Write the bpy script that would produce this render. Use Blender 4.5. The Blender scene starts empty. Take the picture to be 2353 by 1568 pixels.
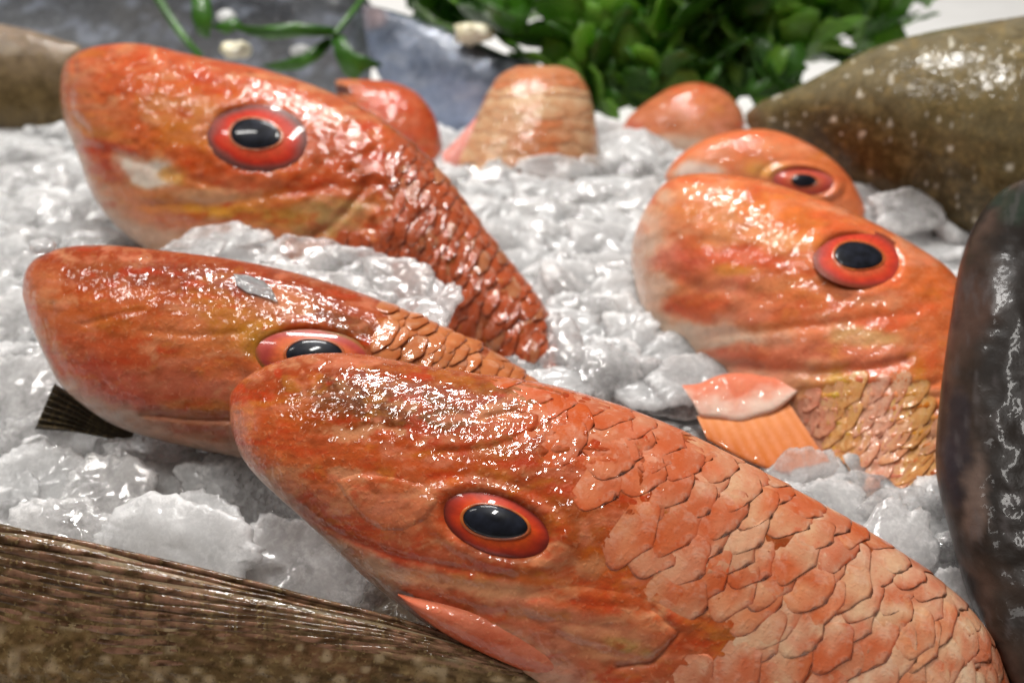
import bpy, math, random
import numpy as np
from mathutils import Vector, Matrix

# ------------------------------------------------------------------ camera, light, exposure
SC = bpy.context.scene
COL = SC.collection
CAM_H, PITCH = 0.16, math.radians(32.0)
cam_d = bpy.data.cameras.new('camera')
cam = bpy.data.objects.new('camera', cam_d); COL.objects.link(cam)
cam.location = (0, 0, CAM_H); cam.rotation_euler = (math.pi / 2 - PITCH, 0, 0)
cam_d.sensor_width = 36.0; cam_d.lens = 36.0
cam_d.clip_start = 0.005; cam_d.clip_end = 50
cam_d.dof.use_dof = True; cam_d.dof.focus_distance = 0.200; cam_d.dof.aperture_fstop = 14.5
SC.camera = cam

W = bpy.data.worlds.new('World'); SC.world = W; W.use_nodes = True
bgn = W.node_tree.nodes['Background']
bgn.inputs[0].default_value = (1.0, 0.96, 0.92, 1); bgn.inputs[1].default_value = 0.15

def area_lamp(name, loc, target, sx, sy, power, col):
    d = bpy.data.lights.new(name, 'AREA'); d.shape = 'RECTANGLE'; d.size = sx; d.size_y = sy
    d.energy = power; d.color = col
    o = bpy.data.objects.new(name, d); COL.objects.link(o); o.location = loc
    o.rotation_euler = (Vector(target) - Vector(loc)).to_track_quat('-Z', 'Y').to_euler()
    return o
# shop ceiling lamps over the counter
area_lamp('ceiling_lamp', (-0.15, 0.85, 1.10), (0, 0.3, 0), 0.45, 0.08, 13.5, (1.0, 0.98, 0.95))
area_lamp('ceiling_lamp.001', (-0.10, 0.27, 1.20), (0, 0.22, 0), 0.34, 0.08, 7.5, (1.0, 0.965, 0.92))
area_lamp('ceiling_lamp.002', (-0.70, 0.30, 1.0), (0, 0.25, 0), 0.08, 0.35, 3.0, (1.0, 0.965, 0.92))

SC.view_settings.view_transform = 'Standard'
SC.view_settings.look = 'None'
SC.view_settings.exposure = 0.0
SC.view_settings.gamma = 1.0
SC.render.engine = 'CYCLES'
SC.cycles.use_denoising = True
SC.cycles.use_adaptive_sampling = True
SC.cycles.adaptive_threshold = 0.02
SC.cycles.max_bounces = 7
SC.cycles.transmission_bounces = 5
SC.cycles.diffuse_bounces = 3
SC.cycles.glossy_bounces = 3
SC.cycles.sample_clamp_indirect = 6.0

# ------------------------------------------------------------------ helpers
rng = np.random.RandomState(7)
RND = random.Random(11)
FWD = np.array([0, math.cos(PITCH), -math.sin(PITCH)])
RGT = np.array([1.0, 0, 0])
UPV = np.array([0, math.sin(PITCH), math.cos(PITCH)])
ORG = np.array([0, 0, CAM_H])
VW, VH = 2352.0, 1568.0                # survey grid in which the layout was measured

def place(x, y, d):
    x = np.asarray(x, float)[..., None]; y = np.asarray(y, float)[..., None]; d = np.asarray(d, float)[..., None]
    return ORG + d * (FWD + RGT * (x - VW / 2) / VW + UPV * (VH / 2 - y) / VW)

def bed_point(x, y, z=0.0):
    r = FWD + RGT * (x - VW / 2) / VW + UPV * (VH / 2 - y) / VW
    d = (z - CAM_H) / r[2]
    return ORG + d * r, d

def lin(*c):
    c = np.array(c, float) / 255.0
    return np.where(c <= 0.04045, c / 12.92, ((c + 0.055) / 1.055) ** 2.4)

_T = rng.rand(64, 64, 64)
def noise3(p, seed=0):
    p = np.asarray(p, float) + seed * 7.31
    i = np.floor(p).astype(int); f = p - i; f = f * f * (3 - 2 * f)
    r = 0
    for a in (0, 1):
        for b in (0, 1):
            for c in (0, 1):
                w = (f[..., 0] if a else 1 - f[..., 0]) * (f[..., 1] if b else 1 - f[..., 1]) * (f[..., 2] if c else 1 - f[..., 2])
                r = r + w * _T[(i[..., 0] + a) & 63, (i[..., 1] + b) & 63, (i[..., 2] + c) & 63]
    return r * 2 - 1

def noise2(x, y, seed=0):
    return noise3(np.stack([x, y, np.full_like(x, 0.37 + seed * 1.7)], -1))

def fbm2(x, y, seed=0, octaves=3):
    s, a, r = 0, 1.0, 1.0
    for k in range(octaves):
        s = s + a * noise2(x * r, y * r, seed + k); a *= 0.5; r *= 2.1
    return s

def sstep(a, b, x):
    t = np.clip((x - a) / (b - a), 0, 1); return t * t * (3 - 2 * t)

def catmull(tab, n, dens=None):
    tab = np.asarray(tab, float); m = len(tab)
    t = np.linspace(0, m - 1, n) if dens is None else dens * (m - 1)
    i = np.clip(np.floor(t).astype(int), 0, m - 2); f = (t - i)[:, None]
    p0 = tab[np.clip(i - 1, 0, m - 1)]; p1 = tab[i]; p2 = tab[i + 1]; p3 = tab[np.clip(i + 2, 0, m - 1)]
    return 0.5 * (2 * p1 + (p2 - p0) * f + (2 * p0 - 5 * p1 + 4 * p2 - p3) * f ** 2 + (3 * p1 - p0 - 3 * p2 + p3) * f ** 3)

def mesh_obj(name, verts, faces, mat, parent=None, cols=None, origin=None, smooth=True):
    verts = np.asarray(verts, float)
    o0 = np.zeros(3) if origin is None else np.asarray(origin, float)
    me = bpy.data.meshes.new(name)
    v = verts - o0
    if isinstance(faces, np.ndarray) and faces.ndim == 2:
        nf, k = faces.shape
        me.vertices.add(len(v)); me.vertices.foreach_set('co', v.ravel())
        me.loops.add(nf * k); me.loops.foreach_set('vertex_index', faces.ravel().astype(np.int32))
        me.polygons.add(nf); me.polygons.foreach_set('loop_start', np.arange(0, nf * k, k, dtype=np.int32))
        me.update(calc_edges=True)
    else:
        me.from_pydata([tuple(a) for a in v], [], faces)
    if cols is not None:
        at = me.color_attributes.new('pigment', 'FLOAT_COLOR', 'POINT')
        c4 = np.ones((len(v), 4)); c4[:, :3] = np.clip(cols, 0, 1)
        at.data.foreach_set('color', c4.ravel())
    me.polygons.foreach_set('use_smooth', [smooth] * len(me.polygons))
    me.materials.append(mat)
    me.validate(); me.update()
    o = bpy.data.objects.new(name, me); COL.objects.link(o)
    if parent is not None:
        o.parent = parent
        o.location = o0 - np.array(parent['org'])
    else:
        o.location = o0
    return o

def tag(o, label=None, cat=None, group=None, kind=None):
    if label: o['label'] = label
    if cat: o['category'] = cat
    if group: o['group'] = group
    if kind: o['kind'] = kind
    return o

def thing(name, label, cat, org, group=None):
    o = bpy.data.objects.new(name, None); COL.objects.link(o)
    o.location = org; o['org'] = [float(a) for a in org]; o.empty_display_size = 0.01
    return tag(o, label, cat, group)

# ------------------------------------------------------------------ materials
class N:
    def __init__(s, name):
        s.m = bpy.data.materials.new(name); s.m.use_nodes = True
        s.t = s.m.node_tree; s.t.nodes.clear()
        s.out = s.t.nodes.new('ShaderNodeOutputMaterial')
    def a(s, kind, **kw):
        n = s.t.nodes.new('ShaderNode' + kind)
        for k, v in kw.items():
            if k.startswith('i_'):
                key = k[2:].replace('_', ' ')
                n.inputs[int(key) if key.isdigit() else key].default_value = v
            else: setattr(n, k, v)
        return n
    def l(s, a, b): s.t.links.new(a, b)
    def noise(s, co, scale, detail=3, rough=0.55, dist=0.0):
        n = s.a('TexNoise'); n.inputs['Scale'].default_value = scale; n.inputs['Detail'].default_value = detail
        n.inputs['Roughness'].default_value = rough; n.inputs['Distortion'].default_value = dist
        s.l(co, n.inputs['Vector']); return n.outputs['Fac']
    def ramp(s, fac, stops):
        r = s.a('ValToRGB'); e = r.color_ramp.elements
        while len(e) < len(stops): e.new(0.5)
        for q, (p, c) in zip(e, stops):
            q.position = p; q.color = (*c, 1) if len(c) == 3 else c
        s.l(fac, r.inputs[0]); return r.outputs[0]
    def mix(s, fac, a, b, mode='MIX'):
        n = s.a('Mix', data_type='RGBA', blend_type=mode)
        for v, i in ((fac, 0), (a, 6), (b, 7)):
            if hasattr(v, 'links') or hasattr(v, 'is_linked'): s.l(v, n.inputs[i])
            else: n.inputs[i].default_value = v if i == 0 else (*v, 1)
        return n.outputs[2]
    def math(s, op, a, b=0.0):
        n = s.a('Math', operation=op)
        for v, i in ((a, 0), (b, 1)):
            if hasattr(v, 'is_linked'): s.l(v, n.inputs[i])
            else: n.inputs[i].default_value = v
        return n.outputs[0]
    def bump(s, h, strength, dist, nrm=None):
        b = s.a('Bump'); b.inputs['Strength'].default_value = strength; b.inputs['Distance'].default_value = dist
        s.l(h, b.inputs['Height'])
        if nrm is not None: s.l(nrm, b.inputs['Normal'])
        return b.outputs[0]

def g(v): return (v, v, v)

def skin_mat(name, speck=0.5, bump=1.0, rough=0.3, coat=0.8, sss=0.12, freq=1.0, light=(0.75, 0.42, 0.2), dark=(0.2, 0.06, 0.02), metal=0.0, dotw=1.0):
    n = N(name)
    tc = n.a('TexCoord').outputs['Object']
    at = n.a('Attribute', attribute_name='pigment').outputs['Color']
    big = n.noise(tc, 140 * freq, 4, 0.6, 0.6)
    mid = n.noise(tc, 420 * freq, 4, 0.6, 0.3)
    fine = n.noise(tc, 1500 * freq, 3, 0.6)
    dots = n.noise(tc, 1100 * freq, 1, 0.4)
    c = n.mix(n.math('MULTIPLY', n.ramp(mid, [(0.50, g(0)), (0.72, g(1))]), 0.24 * speck), at, light)
    c = n.mix(n.math('MULTIPLY', n.ramp(big, [(0.35, g(1)), (0.55, g(0))]), 0.30 * speck), c, dark)
    c = n.mix(n.math('MULTIPLY', n.ramp(dots, [(0.62, g(0)), (0.70, g(1))]), 0.30 * speck * dotw), c, light)
    c = n.mix(n.math('MULTIPLY', n.ramp(fine, [(0.30, g(1)), (0.42, g(0))]), 0.35 * speck), c, dark)
    h = n.math('ADD', n.math('MULTIPLY', mid, 0.35), n.math('MULTIPLY', fine, 0.22))
    h = n.math('ADD', h, n.math('MULTIPLY', n.ramp(dots, [(0.55, g(0)), (0.72, g(1))]), 0.14))
    nb = n.bump(h, 0.5 * bump, 0.0007)
    # film of melt water: rippled, patchy
    wet = n.noise(tc, 270 * freq, 1, 0.4, 0.9)
    wp = n.noise(tc, 75 * freq, 2, 0.5)
    wet2 = n.noise(tc, 820 * freq, 1, 0.4, 0.6)
    nw = n.bump(n.math('ADD', wet, n.math('MULTIPLY', wet2, 0.20)), 0.8 * bump, 0.0008)
    p = n.a('BsdfPrincipled')
    n.l(c, p.inputs['Base Color']); n.l(nb, p.inputs['Normal']); n.l(nw, p.inputs['Coat Normal'])
    p.inputs['Roughness'].default_value = rough; p.inputs['Metallic'].default_value = metal
    p.inputs['IOR'].default_value = 1.4; p.inputs['Specular IOR Level'].default_value = 0.08
    n.l(n.math('MULTIPLY', n.ramp(wp, [(0.3, g(0.55)), (0.6, g(1))]), coat), p.inputs['Coat Weight'])
    p.inputs['Coat Roughness'].default_value = 0.025; p.inputs['Coat IOR'].default_value = 1.5
    if sss:
        p.inputs['Subsurface Weight'].default_value = sss
        p.inputs['Subsurface Radius'].default_value = (1.0, 0.35, 0.2)
        p.inputs['Subsurface Scale'].default_value = 0.0018
    n.l(p.outputs[0], n.out.inputs[0])
    return n.m

M = {}
M['skin'] = skin_mat('wet_orange_skin', light=tuple(lin(236, 170, 125)), dark=tuple(lin(150, 62, 25)))
M['scale'] = skin_mat('wet_scale', dotw=0.0, speck=0.9, bump=0.8, rough=0.28, coat=0.9, sss=0.0, light=tuple(lin(244, 222, 200)), dark=tuple(lin(184, 70, 30)))
M['brown'] = skin_mat('brown_mottled_skin', speck=1.5, bump=0.8, sss=0.0, coat=0.5, light=tuple(lin(150, 128, 86)), dark=tuple(lin(44, 32, 10)))
M['dark'] = skin_mat('dark_grey_skin', speck=0.3, dotw=0.0, bump=0.22, sss=0.0, coat=0.07, light=tuple(lin(84, 80, 80)), dark=tuple(lin(14, 13, 14)))
M['silver'] = skin_mat('silver_skin', metal=0.3, speck=0.8, bump=1.6, sss=0.0, coat=0.9, rough=0.25, light=tuple(lin(215, 222, 235)), dark=tuple(lin(55, 60, 70)))
M['fin'] = skin_mat('fin_membrane', speck=0.4, bump=0.5, sss=0.0, light=tuple(lin(240, 180, 140)), dark=tuple(lin(160, 70, 30)))

def attr_gloss(name, rough, coat, bump=0.0):
    n = N(name); p = n.a('BsdfPrincipled')
    at = n.a('Attribute', attribute_name='pigment').outputs['Color']
    tc = n.a('TexCoord').outputs['Object']
    v = n.noise(tc, 900, 4, 0.6)
    n.l(n.mix(n.math('MULTIPLY', n.ramp(v, [(0.3, g(1)), (0.7, g(0))]), 0.35), at, (0.25, 0.03, 0.01)), p.inputs['Base Color'])
    p.inputs['Roughness'].default_value = rough; p.inputs['Coat Weight'].default_value = coat
    p.inputs['Coat Roughness'].default_value = 0.04; p.inputs['Specular IOR Level'].default_value = 0.15
    if bump: n.l(n.bump(v, bump, 0.0004), p.inputs['Normal'])
    n.l(p.outputs[0], n.out.inputs[0]); return n.m
M['iris'] = attr_gloss('iris_orange', 0.35, 0.45, 0.12)
n = N('pupil_black'); p = n.a('BsdfPrincipled'); tcp = n.a('TexCoord').outputs['Object']
n.l(n.ramp(n.noise(tcp, 350, 2), [(0.35, tuple(lin(12, 13, 18))), (0.7, tuple(lin(32, 35, 46)))]), p.inputs['Base Color'])
p.inputs['Roughness'].default_value = 0.35; p.inputs['Specular IOR Level'].default_value = 0.1; p.inputs['Coat Weight'].default_value = 0.45; p.inputs['Coat Roughness'].default_value = 0.03
n.l(p.outputs[0], n.out.inputs[0]); M['pupil'] = n.m

def ice_mat(name, cloudy, tint, sss, rough, coat, crough):
    """frosted wet ice: smooth scattering body, part see-through, sparse sparkling melt pits"""
    n = N(name)
    geo = n.a('NewGeometry').outputs['Position']
    oi = n.a('ObjectInfo').outputs['Random']
    fr = n.a('Attribute', attribute_name='pigment').outputs['Fac']
    cl = n.noise(geo, 75, 4, 0.6, 0.6)
    fine = n.noise(geo, 800, 3, 0.6)
    bub = n.noise(geo, 1250, 1, 0.4)
    h = n.math('ADD', n.math('MULTIPLY', n.noise(geo, 150, 2, 0.5, 0.6), 0.8), n.math('MULTIPLY', fine, n.math('ADD', 0.08, n.math('MULTIPLY', fr, 0.6))))
    nb = n.bump(h, 0.42, 0.0012)
    pits = n.math('MULTIPLY', n.ramp(bub, [(0.60, g(0)), (0.72, g(1))]), n.ramp(n.noise(geo, 260, 2), [(0.42, g(0)), (0.58, g(1))]))
    nc = n.bump(n.math('ADD', n.math('MULTIPLY', h, 0.8), n.math('MULTIPLY', pits, 0.7)), 0.65, 0.0010)
    gl = n.a('BsdfPrincipled'); gl.inputs['Base Color'].default_value = (0.985, 0.985, 0.985, 1)
    gl.inputs['Transmission Weight'].default_value = 1.0; gl.inputs['IOR'].default_value = 1.31; gl.inputs['Roughness'].default_value = rough
    gl.inputs['Coat Weight'].default_value = coat; gl.inputs['Coat Roughness'].default_value = crough; gl.inputs['Coat IOR'].default_value = 1.4
    n.l(nb, gl.inputs['Normal']); n.l(nc, gl.inputs['Coat Normal'])
    df = n.a('BsdfPrincipled'); df.inputs['Base Color'].default_value = (*tint, 1)
    df.inputs['Subsurface Weight'].default_value = 1.0; df.inputs['Subsurface Radius'].default_value = (1, 1, 1); df.inputs['Subsurface Scale'].default_value = sss
    df.inputs['Roughness'].default_value = 0.4; df.inputs['Specular IOR Level'].default_value = 0.2
    df.inputs['Coat Weight'].default_value = coat; df.inputs['Coat Roughness'].default_value = crough; df.inputs['Coat IOR'].default_value = 1.4
    n.l(nb, df.inputs['Normal']); n.l(nc, df.inputs['Coat Normal'])
    f = n.ramp(n.math('ADD', cl, n.math('MULTIPLY', n.math('SUBTRACT', oi, 0.5), 0.3)), [(0.30, g(max(cloudy - 0.16, 0.03))), (0.70, g(min(cloudy + 0.16, 1)))])
    gran = n.ramp(n.noise(geo, 620, 4, 0.7, 0.4), [(0.45, g(0)), (0.68, g(1))])
    f = n.math('ADD', f, n.math('MULTIPLY', gran, n.math('ADD', 0.18, n.math('MULTIPLY', fr, 0.35))))
    f = n.math('MINIMUM', n.math('ADD', f, n.math('MULTIPLY', fr, 0.22)), 0.95)
    mx = n.a('MixShader'); n.l(f, mx.inputs[0]); n.l(gl.outputs[0], mx.inputs[1]); n.l(df.outputs[0], mx.inputs[2])
    n.l(mx.outputs[0], n.out.inputs[0]); return n.m
M['ice'] = ice_mat('ice_clear', 0.24, (0.91, 0.875, 0.86), 0.008, 0.06, 0.8, 0.05)
M['ice_white'] = ice_mat('ice_cloudy', 0.52, (0.95, 0.942, 0.935), 0.012, 0.10, 0.5, 0.11)

def plain(name, stops, scale, rough=0.4, bump=0.0, coat=0.0, trans=0.0):
    n = N(name); p = n.a('BsdfPrincipled'); tc = n.a('TexCoord').outputs['Object']
    f = n.noise(tc, scale, 4, 0.6, 0.3)
    n.l(n.ramp(f, stops), p.inputs['Base Color'])
    p.inputs['Roughness'].default_value = rough; p.inputs['Coat Weight'].default_value = coat; p.inputs['Coat Roughness'].default_value = 0.1
    if bump: n.l(n.bump(f, bump, 0.001), p.inputs['Normal'])
    if trans:
        t = n.a('BsdfTranslucent'); n.l(n.ramp(f, stops), t.inputs[0])
        mx = n.a('MixShader'); mx.inputs[0].default_value = trans
        n.l(p.outputs[0], mx.inputs[1]); n.l(t.outputs[0], mx.inputs[2]); n.l(mx.outputs[0], n.out.inputs[0])
    else: n.l(p.outputs[0], n.out.inputs[0])
    return n.m
M['gold'] = plain('gold_rim', [(0.3, tuple(lin(130, 44, 14))), (0.7, tuple(lin(206, 110, 40)))], 300, 0.3, 0, 0.4)
M['bed'] = M['ice_white']
M['tray'] = plain('white_tray', [(0.3, (0.78, 0.77, 0.75)), (0.7, (0.85, 0.84, 0.82))], 30, 0.4)
M['leaf'] = plain('parsley_green', [(0.3, tuple(lin(96, 158, 48))), (0.7, tuple(lin(164, 210, 88)))], 45, 0.32, 0.3, 0.3, 0.45)
M['leaf_dark'] = plain('parsley_dark_green', [(0.3, tuple(lin(46, 96, 26))), (0.7, tuple(lin(86, 142, 44)))], 45, 0.35, 0.3, 0.3, 0.3)
M['stem'] = plain('parsley_stem', [(0.3, tuple(lin(92, 140, 40))), (0.7, tuple(lin(140, 180, 70)))], 80, 0.35, 0.2, 0.3)
M['cream'] = plain('cream_highlight', [(0.3, tuple(lin(215, 205, 160))), (0.7, tuple(lin(245, 240, 225)))], 120, 0.4)  # cream tone imitating blurred highlights, used on the added lumps at the back

# ------------------------------------------------------------------ the setting: tray and packed ice
def bed_height(x, y):
    h = 0.004 * fbm2(x * 14, y * 14, 3, 3) + 0.0015 * fbm2(x * 70, y * 70, 4, 2) + 0.0004
    h = h + 0.024 * np.exp(-(((x + 0.075) / 0.055) ** 4 + ((y - 0.258) / 0.017) ** 2))     # ridge before the upper left head
    h = h - 0.028 * np.exp(-(((x + 0.05) / 0.075) ** 2 + ((y - 0.165) / 0.04) ** 2))
    return h - 0.05 * sstep(0.42, 0.50, y)
gx, gy = np.meshgrid(np.linspace(-0.5, 0.5, 260), np.linspace(0.05, 0.50, 150), indexing='ij')
gv = np.stack([gx, gy, bed_height(gx, gy)], -1).reshape(-1, 3)
def grid_faces(nu, nv, wrap=False):
    i, j = np.meshgrid(np.arange(nu - 1), np.arange(nv if wrap else nv - 1), indexing='ij')
    j2 = (j + 1) % nv
    return np.stack([i * nv + j, (i + 1) * nv + j, (i + 1) * nv + j2, i * nv + j2], -1).reshape(-1, 4)
tag(mesh_obj('ice_bed', gv, grid_faces(260, 150), M['bed']), kind='structure')
tv = [(-1.2, 0.0, -0.06), (1.2, 0.0, -0.06), (1.2, 1.6, -0.06), (-1.2, 1.6, -0.06), (-1.2, 0.0, -0.08), (1.2, 0.0, -0.08), (1.2, 1.6, -0.08), (-1.2, 1.6, -0.08)]
tag(mesh_obj('counter', tv, [(0, 1, 2, 3), (7, 6, 5, 4), (0, 4, 5, 1), (1, 5, 6, 2), (2, 6, 7, 3), (3, 7, 4, 0)], M['tray'], smooth=False), kind='structure')

# ------------------------------------------------------------------ fish bodies
class Body:
    """A lofted fish body: each station is a chord (back edge, belly edge) with its distance and half thickness."""
    def __init__(s, stations, nu, nv, power=0.85):
        # station: Ux, Uy, Lx, Ly, half thickness (grid units), depth back, depth belly
        tab = catmull(stations, nu, np.linspace(0, 1, nu) ** 1.12)
        s.nu, s.nv = nu, nv
        ph = np.linspace(0, 2 * np.pi, nv, endpoint=False)
        c, q = np.cos(ph)[None], np.sin(ph)[None]
        U, L = tab[:, None, 0:2], tab[:, None, 2:4]
        s.x = (U[..., 0] + L[..., 0]) / 2 + (U[..., 0] - L[..., 0]) / 2 * c
        s.y = (U[..., 1] + L[..., 1]) / 2 + (U[..., 1] - L[..., 1]) / 2 * c
        dm = (tab[:, None, 5] + tab[:, None, 6]) / 2 + (tab[:, None, 5] - tab[:, None, 6]) / 2 * c
        s.sgn = np.sign(q) * np.ones_like(s.x)
        s.front = np.sign(q) * np.abs(q) ** power * np.ones_like(s.x)
        s.c = c * np.ones_like(s.x)
        s.u = np.linspace(0, 1, nu)[:, None] * np.ones_like(s.x)
        s.dep = dm - s.front * tab[:, None, 4] * dm / VW
        s.dm = dm
        s.unit = dm / VW
        s.face = sstep(0.0, 0.35, np.abs(q)) * np.ones_like(s.x)
    def raise_(s, h):          # h in grid units, outwards
        s.dep = s.dep - s.sgn * h * s.unit * s.face
    def groove(s, pts, width, depth, soft=0.0):
        pts = np.asarray(pts, float); best = np.full(s.x.shape, 1e9)
        for a, b in zip(pts[:-1], pts[1:]):
            d = b - a; t = np.clip(((s.x - a[0]) * d[0] + (s.y - a[1]) * d[1]) / (d @ d), 0, 1)
            best = np.minimum(best, np.hypot(s.x - a[0] - t * d[0], s.y - a[1] - t * d[1]))
        s.raise_(-depth * np.exp(-(best / width) ** 2))
        return best
    def plate(s, poly, h, soft):   # raised plate with a soft rim
        d = poly_dist(poly, s.x, s.y); s.raise_(h * sstep(-soft, soft, d))
    def finish(s):
        s.P = place(s.x, s.y, s.dep)
        du = np.gradient(s.P, axis=0); dv = np.roll(s.P, -1, 1) - np.roll(s.P, 1, 1)
        nn = np.cross(du, dv); nn /= np.linalg.norm(nn, axis=-1, keepdims=True) + 1e-12
        ctr = s.P.mean(1, keepdims=True)
        if ((s.P - ctr) * nn).sum() < 0: nn = -nn; s.flip = True
        else: s.flip = False
        s.Nn = nn
    def mesh(s):
        v = s.P.reshape(-1, 3); f = grid_faces(s.nu, s.nv, True)
        nu, nv = s.nu, s.nv
        v = np.vstack([v, s.P[0].mean(0), s.P[-1].mean(0)])
        j = np.arange(nv); j2 = (j + 1) % nv
        t0 = np.stack([np.full(nv, nu * nv), j, j2, j2], -1); t1 = np.stack([np.full(nv, nu * nv + 1), (nu - 1) * nv + j2, (nu - 1) * nv + j, (nu - 1) * nv + j], -1)
        faces = [tuple(a) for a in f] + [tuple(a[:3]) for a in t0] + [tuple(a[:3]) for a in t1]
        if s.flip: faces = [a[::-1] for a in faces]
        return v, faces
    def depth_at(s, x, y, r=25):
        m = s.sgn > 0
        d2 = np.where(m, (s.x - x) ** 2 + (s.y - y) ** 2, 1e12)
        k = np.argsort(d2.ravel())[:12]
        w = 1 / (d2.ravel()[k] + 4)
        return float((s.dep.ravel()[k] * w).sum() / w.sum())
    def sample(s, fi, fj):
        i = np.clip(fi, 0, s.nu - 1.001); i0 = i.astype(int); a = (i - i0)[..., None]
        fj = fj % s.nv; j0 = fj.astype(int) % s.nv; b = (fj - np.floor(fj))[..., None]; j1 = (j0 + 1) % s.nv
        def bl(G): return (G[i0, j0] * (1 - b) + G[i0, j1] * b) * (1 - a) + (G[i0 + 1, j0] * (1 - b) + G[i0 + 1, j1] * b) * a
        nrm = bl(s.Nn); nrm /= np.linalg.norm(nrm, axis=-1, keepdims=True) + 1e-12
        return bl(s.P), nrm

def poly_dist(poly, x, y):      # signed, positive inside
    poly = np.asarray(poly, float); best = np.full(x.shape, 1e9); inside = np.zeros(x.shape, bool)
    for a, b in zip(poly, np.roll(poly, -1, 0)):
        d = b - a; t = np.clip(((x - a[0]) * d[0] + (y - a[1]) * d[1]) / (d @ d + 1e-9), 0, 1)
        best = np.minimum(best, np.hypot(x - a[0] - t * d[0], y - a[1] - t * d[1]))
        cr = ((a[1] > y) != (b[1] > y)) & (x < (b[0] - a[0]) * (y - a[1]) / (b[1] - a[1] + 1e-9) + a[0])
        inside ^= cr
    return np.where(inside, best, -best)

def pigment(x, y, c, ramp, blobs, seed=0, warp=1.0, hue=0.0):
    """ramp: list of (s, rgb) from belly -1 to back +1; blobs: (x, y, rx, ry, degrees, rgb, strength)"""
    ks = np.array([r[0] for r in ramp]); cs = np.array([lin(*r[1]) for r in ramp])
    cw = np.clip(c + 0.18 * fbm2(x / 130, y / 90, seed + 5), -1, 1)
    col = np.stack([np.interp(cw, ks, cs[:, k]) for k in range(3)], -1)
    n1 = fbm2(x / 55, y / 38, seed + 1, 4); n2 = fbm2(x / 55, y / 38, seed + 9, 4)
    for (bx, by, rx, ry, ang, rgb, st) in blobs:
        a = math.radians(ang); dx, dy = x - bx, y - by
        p = (dx * math.cos(a) + dy * math.sin(a)) / rx + 0.28 * warp * n1
        q = (-dx * math.sin(a) + dy * math.cos(a)) / ry + 0.28 * warp * n2
        w = (st * (1 - sstep(0.45, 1.1, np.hypot(p, q))))[..., None]
        col = col * (1 - w) + lin(*rgb) * w
    if hue:
        s1 = fbm2(x / 80 + 0.6 * n1, y / 30 + 0.5 * n2, seed + 41, 4); s2 = fbm2(x / 64 + 0.6 * n2, y / 26, seed + 47, 4); s3 = fbm2(x / 26, y / 14 + 0.6 * n1, seed + 53, 4)
        for sv, rgb, st in ((s1, (222, 150, 60), 0.42), (s2, (232, 150, 130), 0.65), (s3, (140, 62, 22), 0.45), (-s1, (236, 182, 150), 0.60), (-s2, (206, 60, 22), 0.65)):
            w = (hue * st * sstep(0.22, 0.95, sv) * sstep(0.25, 0.75, 1 - col[..., 2] / (col[..., 0] + 1e-6)))[..., None]; col = col * (1 - w) + lin(*rgb) * w
    m = (1 + 0.12 * fbm2(x / 24, y / 13, seed + 20, 4))[..., None]
    return col * m

def ring_disc(cx, cy, rx, ry, ang, dep_fn, height, r0, r1, nr, na, bulge_pow=1.0, wob=None):
    """part of a shallow dome between normalised radii r0 and r1"""
    a = math.radians(ang); rr = np.linspace(r0, r1, nr); th = np.linspace(0, 2 * np.pi, na, endpoint=False)
    R, T = np.meshgrid(rr, th, indexing='ij')
    Rw = R if wob is None else R * wob(T)
    lx, ly = Rw * rx * np.cos(T), Rw * ry * np.sin(T)
    x = cx + lx * math.cos(a) - ly * math.sin(a); y = cy + lx * math.sin(a) + ly * math.cos(a)
    d = dep_fn(x, y) - height(R)
    return x, y, d, R, T

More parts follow.
